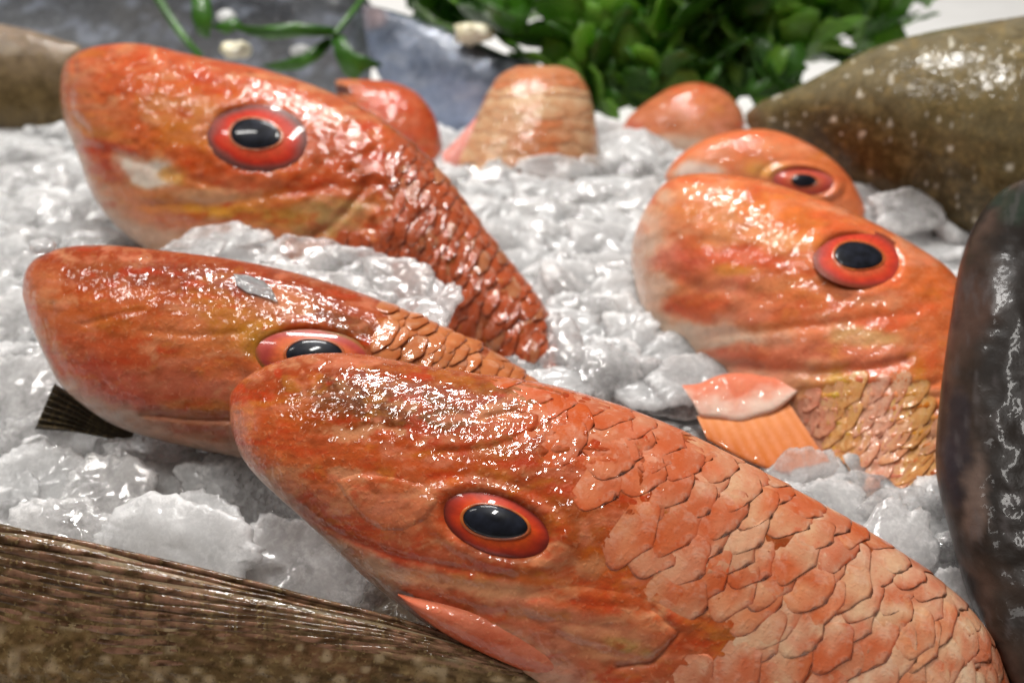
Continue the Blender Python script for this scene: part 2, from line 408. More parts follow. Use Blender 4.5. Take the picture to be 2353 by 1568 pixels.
def make_eye(par, body, cx, cy, rx, ry, ang, pup, cols, dome=0.0022, sink=0.0):
    """iris ring (> pupil) seated in a socket; local plane fitted to the body"""
    m = (body.sgn > 0) & (np.hypot((body.x - cx) / (rx * 1.25), (body.y - cy) / (ry * 1.25)) < 1)
    A = np.stack([body.x[m], body.y[m], np.ones(m.sum())], -1)
    co = np.linalg.lstsq(A, body.dep0[m], rcond=None)[0]
    fn = lambda x, y: co[0] * x + co[1] * y + co[2] + sink
    hd = lambda R: dome * (1 - np.clip(R, 0, 1.2) ** 2.2)
    na = 72
    x, y, d, R, T = ring_disc(cx, cy, rx, ry, ang, fn, hd, 0.0, 1.08, 26, na, wob=lambda T: 1 + 0.03 * np.cos(2 * T + cx) + 0.025 * np.cos(3 * T + cy))
    P = place(x, y, d)
    t = np.clip((R - pup[5]) / (1 - pup[5]), 0, 1)
    ks = np.linspace(0, 1, len(cols)); cs = np.array([lin(*c) for c in cols])
    tn = np.clip(t + 0.16 * noise3(np.stack([np.cos(T) * 3, np.sin(T) * 3, R * 4], -1), 3), 0, 1)
    C = np.stack([np.interp(tn, ks, cs[:, k]) for k in range(3)], -1)
    C = C * (1 + 0.16 * noise3(np.stack([np.cos(T) * 14, np.sin(T) * 14, R * 3], -1), 8))[..., None]
    ctr = P[0].mean(0)
    iris = mesh_obj('iris', P.reshape(-1, 3), grid_faces(26, na, True)[:, ::-1], M['iris'], par, C.reshape(-1, 3), ctr)
    iris['org'] = [float(q) for q in ctr]
    # pupil: (dx, dy, rx, ry, ang, frac)
    px, py, prx, pry, pang = cx + pup[0], cy + pup[1], pup[2], pup[3], pup[4]
    a = math.radians(ang)
    def fn2(xx, yy):
        lx = ((xx - cx) * math.cos(a) + (yy - cy) * math.sin(a)) / rx; ly = (-(xx - cx) * math.sin(a) + (yy - cy) * math.cos(a)) / ry
        return fn(xx, yy) - hd(np.hypot(lx, ly))
    hp = lambda R: 0.00028 + 0.0005 * (1 - R ** 2) - 0.0006 * sstep(0.9, 1.0, R)
    wob = lambda T: 1 + 0.05 * np.cos(T * 2 + 1) + 0.03 * np.cos(3 * T)
    x, y, d, R, T = ring_disc(px, py, prx, pry, pang, fn2, hp, 0.0, 1.0, 14, 60, wob=wob)
    P = place(x, y, d)
    gx_, gy_, gd_, gR, gT = ring_disc(px, py, prx, pry, pang, fn2, lambda R: 0.0002 + 0.0001 * (1 - np.abs(R - 1) / 0.05), 0.95, 1.045, 5, 60, wob=wob)
    GP = place(gx_, gy_, gd_)
    mesh_obj('gold_rim', GP.reshape(-1, 3), grid_faces(5, 60, True)[:, ::-1], M['gold'], iris, None, GP.reshape(-1, 3).mean(0))
    mesh_obj('pupil', P.reshape(-1, 3), grid_faces(14, 60, True)[:, ::-1], M['pupil'], iris, None, P[0].mean(0))
    return iris

def socket(body, cx, cy, rx, ry, ang, depth, rim):
    if not hasattr(body, 'dep0'): body.dep0 = body.dep.copy()
    a = math.radians(ang); dx, dy = body.x - cx, body.y - cy
    r = np.hypot((dx * math.cos(a) + dy * math.sin(a)) / rx, (-dx * math.sin(a) + dy * math.cos(a)) / ry)
    body.raise_(-depth * (1 - sstep(0.8, 1.06, r)))
    body.raise_(rim * np.exp(-((r - 1.22) / 0.16) ** 2))
    body.raise_(-0.4 * rim * np.exp(-((r - 1.5) / 0.14) ** 2))
    return r

def scales(par, body, mat, i_start, i_end, j_range, step_i, step_j, lift, ramp, seed, limit=300, cover=1.42, drop=0.06, accent=None, name='scale', keep=None, fade=None, field=None):
    """overlapping plates in staggered rows, each its own mesh bent to the body"""
    r = random.Random(seed); made = 0
    NA, NB = 9, 9
    aa, bb = np.meshgrid(np.array([0, 0.25, 0.5, 0.68, 0.8, 0.88, 0.94, 0.975, 1.0]), np.array([-1, -0.93, -0.75, -0.4, 0, 0.4, 0.75, 0.93, 1.0]), indexing='ij')
    P, nu, nv = body.P, body.nu, body.nv
    row = 0
    i = float(i_start)
    rows = []
    while i < i_end:
        rows.append(i)
        ii = int(min(i, nu - 2)); jm = int(nv * 0.25)
        dl = np.linalg.norm(P[ii + 1, jm] - P[ii, jm]) + 1e-9
        i += step_i / dl
    for i in rows:
        ii = int(min(i, nu - 2))
        j = j_range[0] * nv + (0.5 if row % 2 else 0.0) * 6
        first = True
        while j < j_range[1] * nv:
            jj = int(j) % nv
            dl = np.linalg.norm(P[ii, (jj + 1) % nv] - P[ii, jj]) + 1e-9
            sj = step_j / dl
            if first:
                first = False
                if row % 2: j += sj * 0.5; continue
            di = step_i / (np.linalg.norm(P[min(ii + 1, nu - 1), jj] - P[max(ii - 0, 0), jj]) + 1e-9)
            ci = i + r.uniform(-0.22, 0.22) * di; cj = j + r.uniform(-0.16, 0.16) * sj
            j += sj
            if r.random() < drop or made >= limit: continue
            x0, y0 = body.x[min(int(ci), nu - 1), int(cj) % nv], body.y[min(int(ci), nu - 1), int(cj) % nv]
            if keep is not None and not keep(x0, y0): continue
            sc = r.uniform(0.8, 1.25); wd = r.uniform(0.85, 1.25); sk = r.uniform(-0.7, 0.7); tl = r.uniform(0.4, 1.5) * (1.0 if fade is None else fade(x0, y0))
            pw = r.uniform(0.32, 0.6)
            # fan outline: narrow root, wide rounded free edge
            half = (0.62 + 0.38 * np.sin(aa * np.pi * 0.62)) * np.sqrt(np.clip(1 - (np.clip(aa - 0.45, 0, 1) / 0.56) ** 2.4, 0.02, 1)) ** pw * 2
            reach = 1.0 - 0.22 * np.abs(bb) ** 2.2 + 0.05 * np.sin(bb * 5 + seed + made)
            la = (aa * reach - 0.35) * cover * sc
            lb = bb * half * 0.36 * cover * wd + sk * (aa - 0.3) * 0.4
            pos, nr = body.sample(ci + la * di * 1.0, cj + lb * sj)
            h = lift * tl * (0.10 + 0.95 * aa ** 1.3) * (1 - 0.25 * bb ** 2 * aa)
            h = h + lift * 0.12 * (1 - bb ** 2) * np.sin(aa * np.pi) + lift * 0.35 * r.uniform(-1, 1) * bb * aa
            rim = np.maximum(sstep(0.92, 1.0, aa), sstep(0.9, 1.0, np.abs(bb)))
            h = h - lift * 0.45 * rim * tl
            top = pos + nr * (h[..., None])
            cc = body_color(ramp, x0, y0, r)
            edge = np.clip(0.55 * sstep(0.35, 0.9, aa) + 0.6 * sstep(0.86, 0.98, aa) + 0.5 * sstep(0.7, 1.0, np.abs(bb)), 0, 1)
            nz = noise3(np.stack([aa * 2.2 + made, bb * 2 + made * 3.1, aa * 0 + seed], -1), 2)
            e = np.clip(edge * 0.9 + 0.42 * nz, 0, 1)[..., None]
            C = cc[0] * (1 - e) + cc[1] * e
            if field is not None:
                ii_ = np.clip((ci + la * di).astype(int), 0, nu - 1); jj_ = (cj + lb * sj).astype(int) % nv
                fc, fw = field(body.x[ii_, jj_], body.y[ii_, jj_]); fw = fw[..., None] * (1 - 0.6 * edge[..., None])
                C = C * (1 - fw) + fc * fw
            if accent is not None:
                w = (accent(x0, y0, r) * sstep(0.1, 0.6, nz + 0.4))[..., None]; C = C * (1 - w) + cc[2] * w
            # close the plate with a skirt that dips under the skin
            V = top.reshape(-1, 3); F = [tuple(f) for f in grid_faces(NA, NB)]
            per = [(k, 0) for k in range(NA)] + [(NA - 1, k) for k in range(1, NB)] + [(k, NB - 1) for k in range(NA - 2, -1, -1)]
            pid = [a * NB + b for a, b in per]
            low = np.array([pos[a, b] - nr[a, b] * 0.0004 for a, b in per])
            base = len(V); V = np.vstack([V, low])
            for k in range(len(pid) - 1): F.append((pid[k], base + k, base + k + 1, pid[k + 1]))
            C = np.vstack([C.reshape(-1, 3), np.repeat(cc[1][None] * 0.8, len(per), 0)])
            mesh_obj(name, V, F, mat, par, C * np.array([0.84, 0.76, 0.64]), pos[NA // 2, NB // 2])
            made += 1
        row += 1
    return made

def body_color(fn, x, y, r): return fn(x, y, r)
def poly_lerp(a, b, t): return a + (b - a) * t

def fish(name, label, stations, nu, nv, mat, ramp, blobs, seed, shape=None, power=0.85, group=None, warp=1.0, cat='fish', relief=1.0, tint=None):
    b = Body(stations, nu, nv, power)
    b.dep0 = b.dep.copy()
    extra = shape(b) if shape else None
    b.raise_(relief * (1.3 * fbm2(b.x / 60, b.y / 45, seed + 31, 3)))
    b.finish()
    col = pigment(b.x, b.y, b.c, ramp, blobs, seed, warp, ({14: 0.8, 15: 0.5, 16: 0.8, 4: 0.55, 6: 0.5}.get(seed, 0.9)) if name == 'red_mullet' else 0.0)
    if name == 'red_mullet': 
        sat = sstep(0.2, 0.7, 1 - col[..., 2] / (col[..., 0] + 1e-6))[..., None]
        k3 = np.array([0.92, 0.92, 0.86]) if seed in (15, 16) else np.array([0.95, 0.93, 0.78]) if seed in (4, 6) else np.array([0.78, 0.66, 0.48])
        col = col * (k3 * sat + 0.9 * (1 - sat))
    if tint is not None: col = tint(b, col)
    org = b.P.reshape(-1, 3)[np.argmin(b.P[..., 2].ravel())]
    org = np.array([b.P[..., 0].mean(), b.P[..., 1].mean(), min(0.0, b.P[..., 2].min())])
    t = thing(name, label, cat, org, group); b.col = col
    v, f = b.mesh()
    c = np.vstack([col.reshape(-1, 3), col[0].mean(0), col[-1].mean(0)])
    mesh_obj('body', v, f, mat, t, c, org)
    return t, b

def stn(rows, d0, d1, dl=0.0, tf=0.30):
    """rows of (Ux,Uy,Lx,Ly[,t]) ; depth runs from d0 at the snout to d1; belly deeper by dl"""
    out = []; n = len(rows)
    for k, r in enumerate(rows):
        ch = math.hypot(r[0] - r[2], r[1] - r[3]); t = r[4] if len(r) > 4 else tf * ch
        f = k / (n - 1); d = d0 + (d1 - d0) * f
        sc = min(1.0, ch / 300.0)
        out.append((r[0], r[1], r[2], r[3], t, d - dl * sc * 0.5, d + dl * sc * 0.5))
    return out

# ---- front fish
A_rows = [(527, 936, 527, 950, 4), (530, 905, 533, 992, 30), (560, 870, 553, 1045, 62), (620, 836, 586, 1090, 92), (710, 813, 640, 1142, 118),
          (830, 813, 705, 1200, 140), (960, 837, 772, 1264, 156), (1100, 858, 852, 1338, 170), (1250, 880, 940, 1405, 182), (1400, 922, 1040, 1475, 190),
          (1550, 980, 1150, 1545, 196), (1700, 1055, 1270, 1625, 198), (1850, 1135, 1400, 1715, 198), (2000, 1222, 1550, 1810, 195), (2130, 1310, 1720, 1900, 190),
          (2225, 1392, 1880, 1980, 180), (2285, 1480, 2020, 2060, 165), (2325, 1600, 2150, 2140, 140), (2345, 1720, 2260, 2180, 110)]
A_EYE = (1141, 1207, 134, 68, 19)
cheek = [(762, 1100), (820, 1082), (900, 1090), (975, 1108), (1012, 1150), (985, 1195), (930, 1222), (880, 1222), (835, 1200), (800, 1160)]
def shapeA(b):
    socket(b, *A_EYE, depth=15, rim=5)
    b.groove([(560, 1075), (640, 1135), (720, 1195), (800, 1235), (900, 1275), (1020, 1300), (1180, 1330)], 9, 7)
    b.groove([(820, 1290), (950, 1325), (1100, 1350), (1300, 1375), (1480, 1400)], 14, 4)
    b.groove([(930, 1372), (1080, 1405), (1250, 1420), (1400, 1440)], 14, 5)
    b.groove([(545, 950), (548, 1010), (575, 1065)], 6, 4)
    b.groove([(1110, 960), (1180, 945), (1250, 935), (1340, 905)], 7, 7)
    b.groove([(1225, 1000), (1245, 955), (1300, 925)], 6, 6)
    b.groove([(1010, 1040), (1120, 1030), (1240, 990)], 9, 5)
    b.groove([(1480, 1130), (1490, 1060), (1475, 1010)], 6, 7)
    b.groove([(1250, 1050), (1340, 1040), (1450, 1045), (1510, 1030)], 7, 6)
    b.groove([(1500, 1400), (1560, 1450), (1500, 1520), (1420, 1530)], 8, 9)
    b.raise_(10 * np.exp(-(((b.x - 1330) / 70) ** 2 + ((b.y - 1215) / 90) ** 2)))
    b.raise_(-6 * np.exp(-(((b.x - 900) / 26) ** 2 + ((b.y - 985) / 12) ** 2)))
    n1 = fbm2(b.x / 16, b.y / 11, 77, 3)
    b.raise_(0.9 * n1 * sstep(1250, 700, b.x + 0.3 * b.y - 300))
A_ramp = [(-1, (214, 178, 160)), (-0.75, (205, 120, 98)), (-0.4, (208, 104, 66)), (0.1, (206, 94, 46)), (0.5, (176, 76, 32)), (0.8, (160, 70, 32)), (1, (184, 96, 62))]
A_blobs = [(540, 960, 60, 110, 0, (228, 142, 112), 0.85), (700, 880, 150, 40, 10, (190, 85, 45), 0.5),
           (840, 930, 230, 66, 9, (104, 58, 16), 0.95), (1000, 955, 150, 46, 18, (110, 72, 26), 0.8), (760, 960, 120, 46, 12, (150, 78, 20), 0.6), (990, 950, 120, 50, 22, (128, 80, 34), 0.6),
           (930, 880, 170, 26, 8, (140, 66, 34), 0.6), (660, 940, 70, 55, 0, (205, 105, 40), 0.5),
           (700, 1060, 150, 60, 25, (214, 112, 62), 0.7), (840, 1060, 110, 40, 10, (205, 100, 50), 0.6),
           (900, 1160, 110, 62, 10, (222, 138, 108), 0.75), (940, 1110, 70, 36, 0, (216, 118, 76), 0.5), (760, 1200, 110, 38, 38, (198, 92, 80), 0.7),
           (880, 1255, 130, 30, 22, (205, 95, 72), 0.6), (1010, 1290, 190, 30, 12, (205, 88, 52), 0.5),
           (900, 1330, 150, 36, 35, (226, 190, 172), 0.75), (1100, 1345, 220, 26, 8, (224, 178, 150), 0.65), (1250, 1330, 120, 26, 10, (210, 120, 60), 0.6),
           (1330, 1230, 80, 90, 0, (176, 92, 44), 0.8), (1290, 1140, 80, 40, 30, (160, 84, 32), 0.7), (1180, 1110, 140, 24, 10, (176, 100, 50), 0.5),
           (1370, 1285, 60, 36, 20, (226, 120, 40), 0.7), (1130, 1010, 90, 40, -10, (190, 130, 80), 0.5),
           (1200, 905, 150, 26, 8, (132, 84, 42), 0.75), (1330, 970, 120, 50, 14, (222, 100, 60), 0.7), (1180, 975, 80, 36, -10, (226, 128, 92), 0.6),
           (1400, 1060, 130, 50, 14, (216, 96, 50), 0.6), (1450, 1000, 140, 50, 24, (225, 112, 66), 0.5),
           (1150, 1210, 190, 105, 16, (170, 66, 30), 0.6), (1120, 1400, 260, 34, 12, (196, 100, 70), 0.6), (1300, 1420, 220, 36, 12, (222, 150, 130), 0.6),
           (1400, 1480, 160, 60, 10, (205, 140, 112), 0.7), (1440, 1480, 60, 20, 20, (200, 180, 110), 0.6),
           (1900, 1400, 520, 300, 28, (170, 92, 50), 0.75), (2280, 1480, 80, 200, -20, (150, 60, 30), 0.6)]
tA, bA = fish('red_mullet', 'largest orange fish with olive brown snout and big loose scales, fully visible oval eye',
              stn(A_rows, 0.213, 0.184, -0.010), 520, 260, M['skin'], A_ramp, A_blobs, 1, shapeA, group=None)
make_eye(tA, bA, *A_EYE, (-5, -9, 77, 40, 14, 0.56),
         [(222, 84, 26), (216, 74, 26), (202, 60, 26), (184, 52, 28), (140, 42, 32), (84, 34, 24)], dome=0.0019, sink=0.0004)
def colA(x, y, r):
    t = float(np.clip((x - 1300) / 700, 0, 1))
    p1 = float(fbm2(np.array([x / 95.0]), np.array([y / 60.0]), 81, 2)[0]); p2 = float(fbm2(np.array([x / 130.0]), np.array([y / 90.0]), 84, 2)[0])
    c0 = poly_lerp(lin(218, 108, 58), lin(232, 166, 128), t)
    c0 = poly_lerp(c0, lin(238, 222, 200), float(np.clip(0.25 + 0.25 * (x > 1750) + 1.5 * p1, 0, 0.95)) * t)
    c0 = poly_lerp(c0, lin(220, 118, 92), float(np.clip(1.2 * p2, 0, 0.45)))
    e = poly_lerp(lin(198, 76, 28), lin(186, 72, 28), t) * r.uniform(0.7, 1.05)
    return c0 * r.uniform(0.94, 1.06), e, lin(228, 208, 180)
def acA(x, y, r): return 0.4 * r.random() if x > 1600 else 0.1
def fieldA(x, y):
    a = fbm2(x / 62, y / 40, 141, 4); b = fbm2(x / 48, y / 30, 147, 4); t = np.clip((x - 1350) / 600, 0, 1)
    cream, org_, pink = lin(238, 208, 178), lin(206, 92, 42), lin(226, 130, 100)
    wa = sstep(0.0, 0.8, a) * (0.10 + 0.70 * t); wb = sstep(0.05, 0.6, -a); wc = sstep(0.15, 0.7, b) * 0.7
    tot = np.clip(wa + wb + wc, 1e-3, None)
    return (cream * (wa / tot)[..., None] + org_ * (wb / tot)[..., None] + pink * (wc / tot)[..., None]), np.clip(np.maximum(np.maximum(wa, wb), wc), 0, 0.85)
def fadeA(x, y): return float(0.28 + 0.72 * np.clip((x - 1350) / 600, 0, 1))
def keepA(x, y): 
    head = [(1085, 900), (1300, 1060), (1400, 1130), (1420, 1290), (1560, 1400), (1640, 1426), (1545, 1512), (1480, 1560), (1100, 1640), (400, 1500), (400, 700), (1000, 700)]
    d = float(poly_dist(head, np.array(x), np.array(y)))
    return d < -70 or (d < 0 and RND.random() < 0.3 - d / 100)
nA = scales(tA, bA, M['scale'], 150, 505, (0.015, 0.47), 0.0047, 0.0060, 0.00027, colA, 5, 300, accent=acA, keep=keepA, fade=fadeA, cover=1.5, field=fieldA)
print('scales A', nA)
# throat flap under the jaw
def flap(par, body, pts_top, pts_bot, name, off, thick, mat, ramp_c, nu=60, nv=14, dep=None, label=None, rip=0.0, nr=6):
    T = catmull(pts_top, nu); B = catmull(pts_bot, nu)
    s = np.linspace(0, 1, nv)[None, :, None]
    XY = T[:, None] * (1 - s) + B[:, None] * s
    x, y = XY[..., 0], XY[..., 1]
    if dep is None: d = np.array([[body.depth_at(a, b) for a, b in zip(r1, r2)] for r1, r2 in zip(x, y)])
    else: d = dep(x, y)
    s1 = s[..., 0] * np.ones_like(x)
    bulge = thick * np.sqrt(np.clip(1 - (2 * s1 - 1) ** 2, 0, 1)) + rip * np.sin(s1 * nr * 2 * np.pi)
    f = place(x, y, d - off - bulge); k = place(x, y, d - off + 0.0006 + 0 * bulge)
    u = np.linspace(0, 1, nu)[:, None] * np.ones_like(x)
    C = ramp_c(u, s1, x, y).reshape(-1, 3)
    V = np.vstack([f.reshape(-1, 3), k.reshape(-1, 3)]); gf = grid_faces(nu, nv)
    nV = nu * nv
    per = [(i, 0) for i in range(nu)] + [(nu - 1, j) for j in range(1, nv)] + [(i, nv - 1) for i in range(nu - 2, -1, -1)] + [(0, j) for j in range(nv - 2, 0, -1)]
    pid = [i * nv + j for i, j in per]
    F = [tuple(a[::-1]) for a in gf] + [tuple(a + nV) for a in gf]
    for a, b2 in zip(pid, pid[1:] + pid[:1]): F.append((a, b2, b2 + nV, a + nV))
    o = mesh_obj(name, V, F, mat, par, np.vstack([C, C]), f.reshape(-1, 3).mean(0))
    if label: o['label'] = label
    return o
def two(c0, c1, seed):
    def fn(u, s, x, y):
        w = np.clip(s + 0.4 * fbm2(x / 40, y / 18, seed), 0, 1)[..., None]
        return lin(*c0) * (1 - w) + lin(*c1) * w
    return fn
flap(tA, bA, [(914, 1362), (960, 1372), (1060, 1392), (1180, 1425), (1300, 1480), (1400, 1530)],
     [(914, 1368), (975, 1425), (1060, 1480), (1180, 1535), (1300, 1570), (1420, 1600)], 'throat_flap', 0.0015, 0.0035, M['skin'],
     two((212, 122, 92), (190, 84, 52), 4), dep=lambda x, y: 0.1895 - 0.0050 * (x - 900) / 500 + 0 * y)
# gill cover trailing edge
def patch(par, body, poly, lift, soft, name, mat, col, label=None):
    d = poly_dist(poly, body.x, body.y); d = np.where(body.sgn > 0, d, -1e3)
    h = (lift + 0.0001) * sstep(0, soft, d) - 0.0001
    Q = body.P + body.Nn * h[..., None]
    F = grid_faces(body.nu, body.nv, True); ok = (d.ravel()[F] > 0).all(1); F = F[ok]
    use = np.unique(F); mp = np.full(body.nu * body.nv, -1); mp[use] = np.arange(len(use))
    V = Q.reshape(-1, 3)[use]; F = mp[F]
    if body.flip: F = F[:, ::-1]
    o = mesh_obj(name, V, F, mat, par, col.reshape(-1, 3)[use], V.mean(0))
    if label: o['label'] = label
    return o
patch(tA, bA, [(1240, 1345), (1330, 1335), (1440, 1352), (1540, 1385), (1634, 1424), (1590, 1462), (1545, 1505), (1490, 1528), (1400, 1515), (1290, 1475), (1200, 1420), (1170, 1375)], 0.0006, 40, 'gill_cover', M['skin'], bA.col)
patch(tA, bA, cheek, 0.00035, 16, 'cheek_plate', M['skin'], bA.col)

# ---- second fish
B_rows = [(52, 655, 52, 680, 4), (60, 620, 70, 742, 36), (90, 588, 98, 808, 70), (160, 566, 135, 878, 100), (260, 564, 190, 930, 125), (400, 578, 262, 976, 146),
          (550, 598, 348, 1006, 160), (700, 632, 455, 1032, 168), (850, 680, 585, 1064, 168), (1000, 742, 725, 1112, 160), (1130, 805, 865, 1172, 145),
          (1240, 880, 1000, 1240, 125), (1320, 960, 1120, 1300, 100)]
B_EYE = (716, 818, 130, 64, 4)
def shapeB(b):
    socket(b, *B_EYE, depth=15, rim=4)
    b.groove([(330, 948), (430, 958), (560, 962), (700, 990)], 9, 10)
    b.groove([(120, 700), (118, 800), (160, 880)], 8, 4)
    b.groove([(190, 745), (260, 725), (330, 712)], 5, 3)
    b.groove([(330, 760), (450, 770), (560, 765)], 8, 3)
    b.groove([(600, 650), (720, 690), (830, 730), (880, 770)], 10, 6)
    b.raise_(7 * np.exp(-(((b.x - 880) / 40) ** 2 + ((b.y - 790) / 45) ** 2)))
    b.raise_(2.5 * fbm2(b.x / 18, b.y / 13, 51, 3) * sstep(820, 960, b.x))
B_ramp = [(-1, (205, 180, 168)), (-0.86, (212, 170, 155)), (-0.72, (215, 118, 100)), (-0.35, (222, 118, 86)), (0.05, (214, 116, 66)), (0.5, (184, 82, 32)), (1, (166, 68, 32))]
B_blobs = [(90, 700, 60, 120, 10, (228, 138, 100), 0.7), (420, 640, 300, 46, 8, (140, 58, 16), 0.85), (230, 620, 90, 30, 8, (170, 98, 60), 0.5), (250, 690, 160, 36, -5, (222, 122, 74), 0.6),
           (560, 740, 140, 70, 12, (205, 140, 62), 0.8), (600, 780, 60, 60, 0, (190, 140, 40), 0.7), (420, 770, 140, 46, 4, (220, 138, 96), 0.6),
           (260, 790, 130, 36, 8, (226, 98, 60), 0.6), (250, 880, 120, 60, 20, (214, 104, 96), 0.75), (430, 890, 150, 44, 4, (226, 130, 112), 0.7), (470, 930, 120, 22, 2, (208, 150, 80), 0.5),
           (680, 690, 90, 36, 16, (226, 160, 120), 0.5), (800, 740, 110, 30, 22, (110, 62, 18), 0.85), (870, 790, 40, 50, 0, (140, 66, 26), 0.7),
           (720, 640, 130, 22, 16, (150, 66, 36), 0.6), (1000, 800, 160, 60, 26, (196, 116, 66), 0.7), (600, 1000, 400, 40, 10, (200, 178, 165), 0.5)]
tB, bB = fish('red_mullet', 'orange fish with its dark eye half hidden behind the snout of the largest fish', stn(B_rows, 0.254, 0.244, -0.006), 340, 200, M['skin'], B_ramp, B_blobs, 2, shapeB)
make_eye(tB, bB, *B_EYE, (4, -6, 66, 36, 2, 0.54), [(226, 120, 66), (218, 104, 58), (198, 84, 56), (176, 66, 60), (180, 76, 66), (140, 100, 40)], dome=0.0024, sink=0.0003)
def colB(x, y, r): return lin(214, 140, 92) * r.uniform(0.8, 1.15), lin(176, 92, 42) * r.uniform(0.8, 1.1), lin(228, 205, 165)
scales(tB, bB, M['scale'], 205, 330, (0.02, 0.40), 0.0034, 0.0044, 0.0006, colB, 8, 120, keep=lambda x, y: x > 880 and y < 1000)

# ---- upper left fish
C_rows = [(139, 205, 139, 235, 5), (143, 165, 150, 290, 40), (172, 124, 176, 352, 78), (235, 104, 206, 436, 108), (325, 101, 262, 515, 130), (450, 128, 340, 575, 150),
          (600, 158, 440, 625, 165), (750, 208, 560, 680, 172), (880, 275, 680, 740, 174), (980, 358, 790, 790, 170), (1060, 450, 890, 830, 164), (1130, 545, 980, 865, 155),
          (1200, 635, 1060, 900, 145), (1252, 705, 1130, 940, 132), (1285, 790, 1190, 980, 115), (1300, 880, 1240, 1010, 95)]
C_EYE = (592, 318, 112, 72, 10)
def shapeC(b):
    socket(b, *C_EYE, depth=17, rim=3)
    b.groove([(168, 128), (172, 170), (160, 220), (165, 262), (200, 300)], 8, 9)
    b.groove([(180, 330), (260, 350), (400, 400), (520, 430)], 9, 5)
    b.groove([(330, 470), (480, 470), (640, 445), (760, 430)], 9, 6)
    b.groove([(690, 560), (760, 520), (800, 480), (840, 430)], 10, 8)
    b.raise_(5 * fbm2(b.x / 26, b.y / 18, 61, 3) * sstep(700, 850, b.x))
    b.raise_(2.5 * fbm2(b.x / 22, b.y / 15, 62, 3))
C_ramp = [(-1, (225, 190, 170)), (-0.55, (222, 150, 118)), (-0.3, (214, 140, 80)), (0.0, (216, 108, 56)), (0.45, (212, 100, 58)), (1, (210, 104, 66))]
C_blobs = [(170, 190, 50, 90, 0, (228, 132, 98), 0.8), (330, 140, 160, 40, 6, (218, 104, 60), 0.6), (430, 210, 130, 36, 10, (222, 112, 52), 0.6), (400, 250, 130, 40, 5, (214, 150, 92), 0.7),
           (430, 310, 120, 44, 10, (226, 148, 60), 0.7), (230, 260, 80, 44, 0, (226, 138, 100), 0.7), (240, 345, 90, 34, 10, (206, 70, 56), 0.85), (300, 385, 120, 34, 14, (214, 84, 64), 0.6),
           (335, 395, 105, 46, 8, (236, 226, 210), 0.92), (400, 405, 50, 26, 10, (224, 178, 90), 0.7), (262, 400, 40, 40, 0, (206, 110, 104), 0.7), (480, 395, 160, 28, 12, (214, 92, 42), 0.75), (560, 420, 130, 24, 2, (226, 130, 96), 0.7), (470, 450, 120, 22, -2, (226, 190, 165), 0.7),
           (480, 487, 140, 20, 2, (222, 168, 62), 0.85), (380, 500, 110, 30, 10, (228, 150, 128), 0.7), (760, 490, 110, 50, -10, (190, 176, 130), 0.85), (640, 500, 90, 24, 0, (212, 172, 90), 0.7),
           (840, 440, 130, 36, 10, (196, 92, 56), 0.6), (760, 330, 130, 110, 30, (200, 96, 58), 0.6), (850, 390, 160, 80, 40, (190, 84, 46), 0.6), (720, 400, 90, 26, -12, (216, 96, 40), 0.7),
           (960, 500, 80, 150, -28, (150, 96, 72), 0.55), (830, 580, 120, 40, 8, (218, 118, 104), 0.8), (1080, 640, 160, 130, 40, (168, 92, 58), 0.8), (1240, 690, 40, 90, -30, (210, 104, 34), 0.9), (1140, 740, 120, 60, 20, (120, 62, 40), 0.7)]
tC, bC = fish('red_mullet', 'orange fish with whole round eye and white cheek patch, lifted snout above snowy ice', stn(C_rows, 0.350, 0.290, 0.0), 340, 200, M['skin'], C_ramp, C_blobs, 3, shapeC)
make_eye(tC, bC, *C_EYE, (-6, -10, 59, 38, 10, 0.56), [(210, 76, 44), (214, 66, 40), (208, 54, 32), (186, 48, 34), (150, 76, 68), (104, 70, 66)], dome=0.0022, sink=0.0)
def colC(x, y, r):
    c = lin(196, 100, 64) if r.random() < 0.85 else lin(196, 136, 100)
    return c * r.uniform(0.75, 1.0), lin(146, 64, 36) * r.uniform(0.7, 1.1), lin(206, 190, 150)
scales(tC, bC, M['scale'], 165, 336, (0.02, 0.46), 0.0036, 0.0048, 0.0005, colC, 12, 230, keep=lambda x, y: (x > 900 or (x > 760 and y > 520)))

flap(tC, bC, [(176, 122), (150, 146), (139, 190), (141, 240), (160, 268)], [(196, 140), (178, 165), (170, 200), (172, 236), (182, 262)], 'lip', 0.0004, 0.0022, M['skin'],
     two((206, 110, 74), (200, 96, 58), 12), dep=lambda x, y: 0.3495 - 0.000075 * (x - 139))
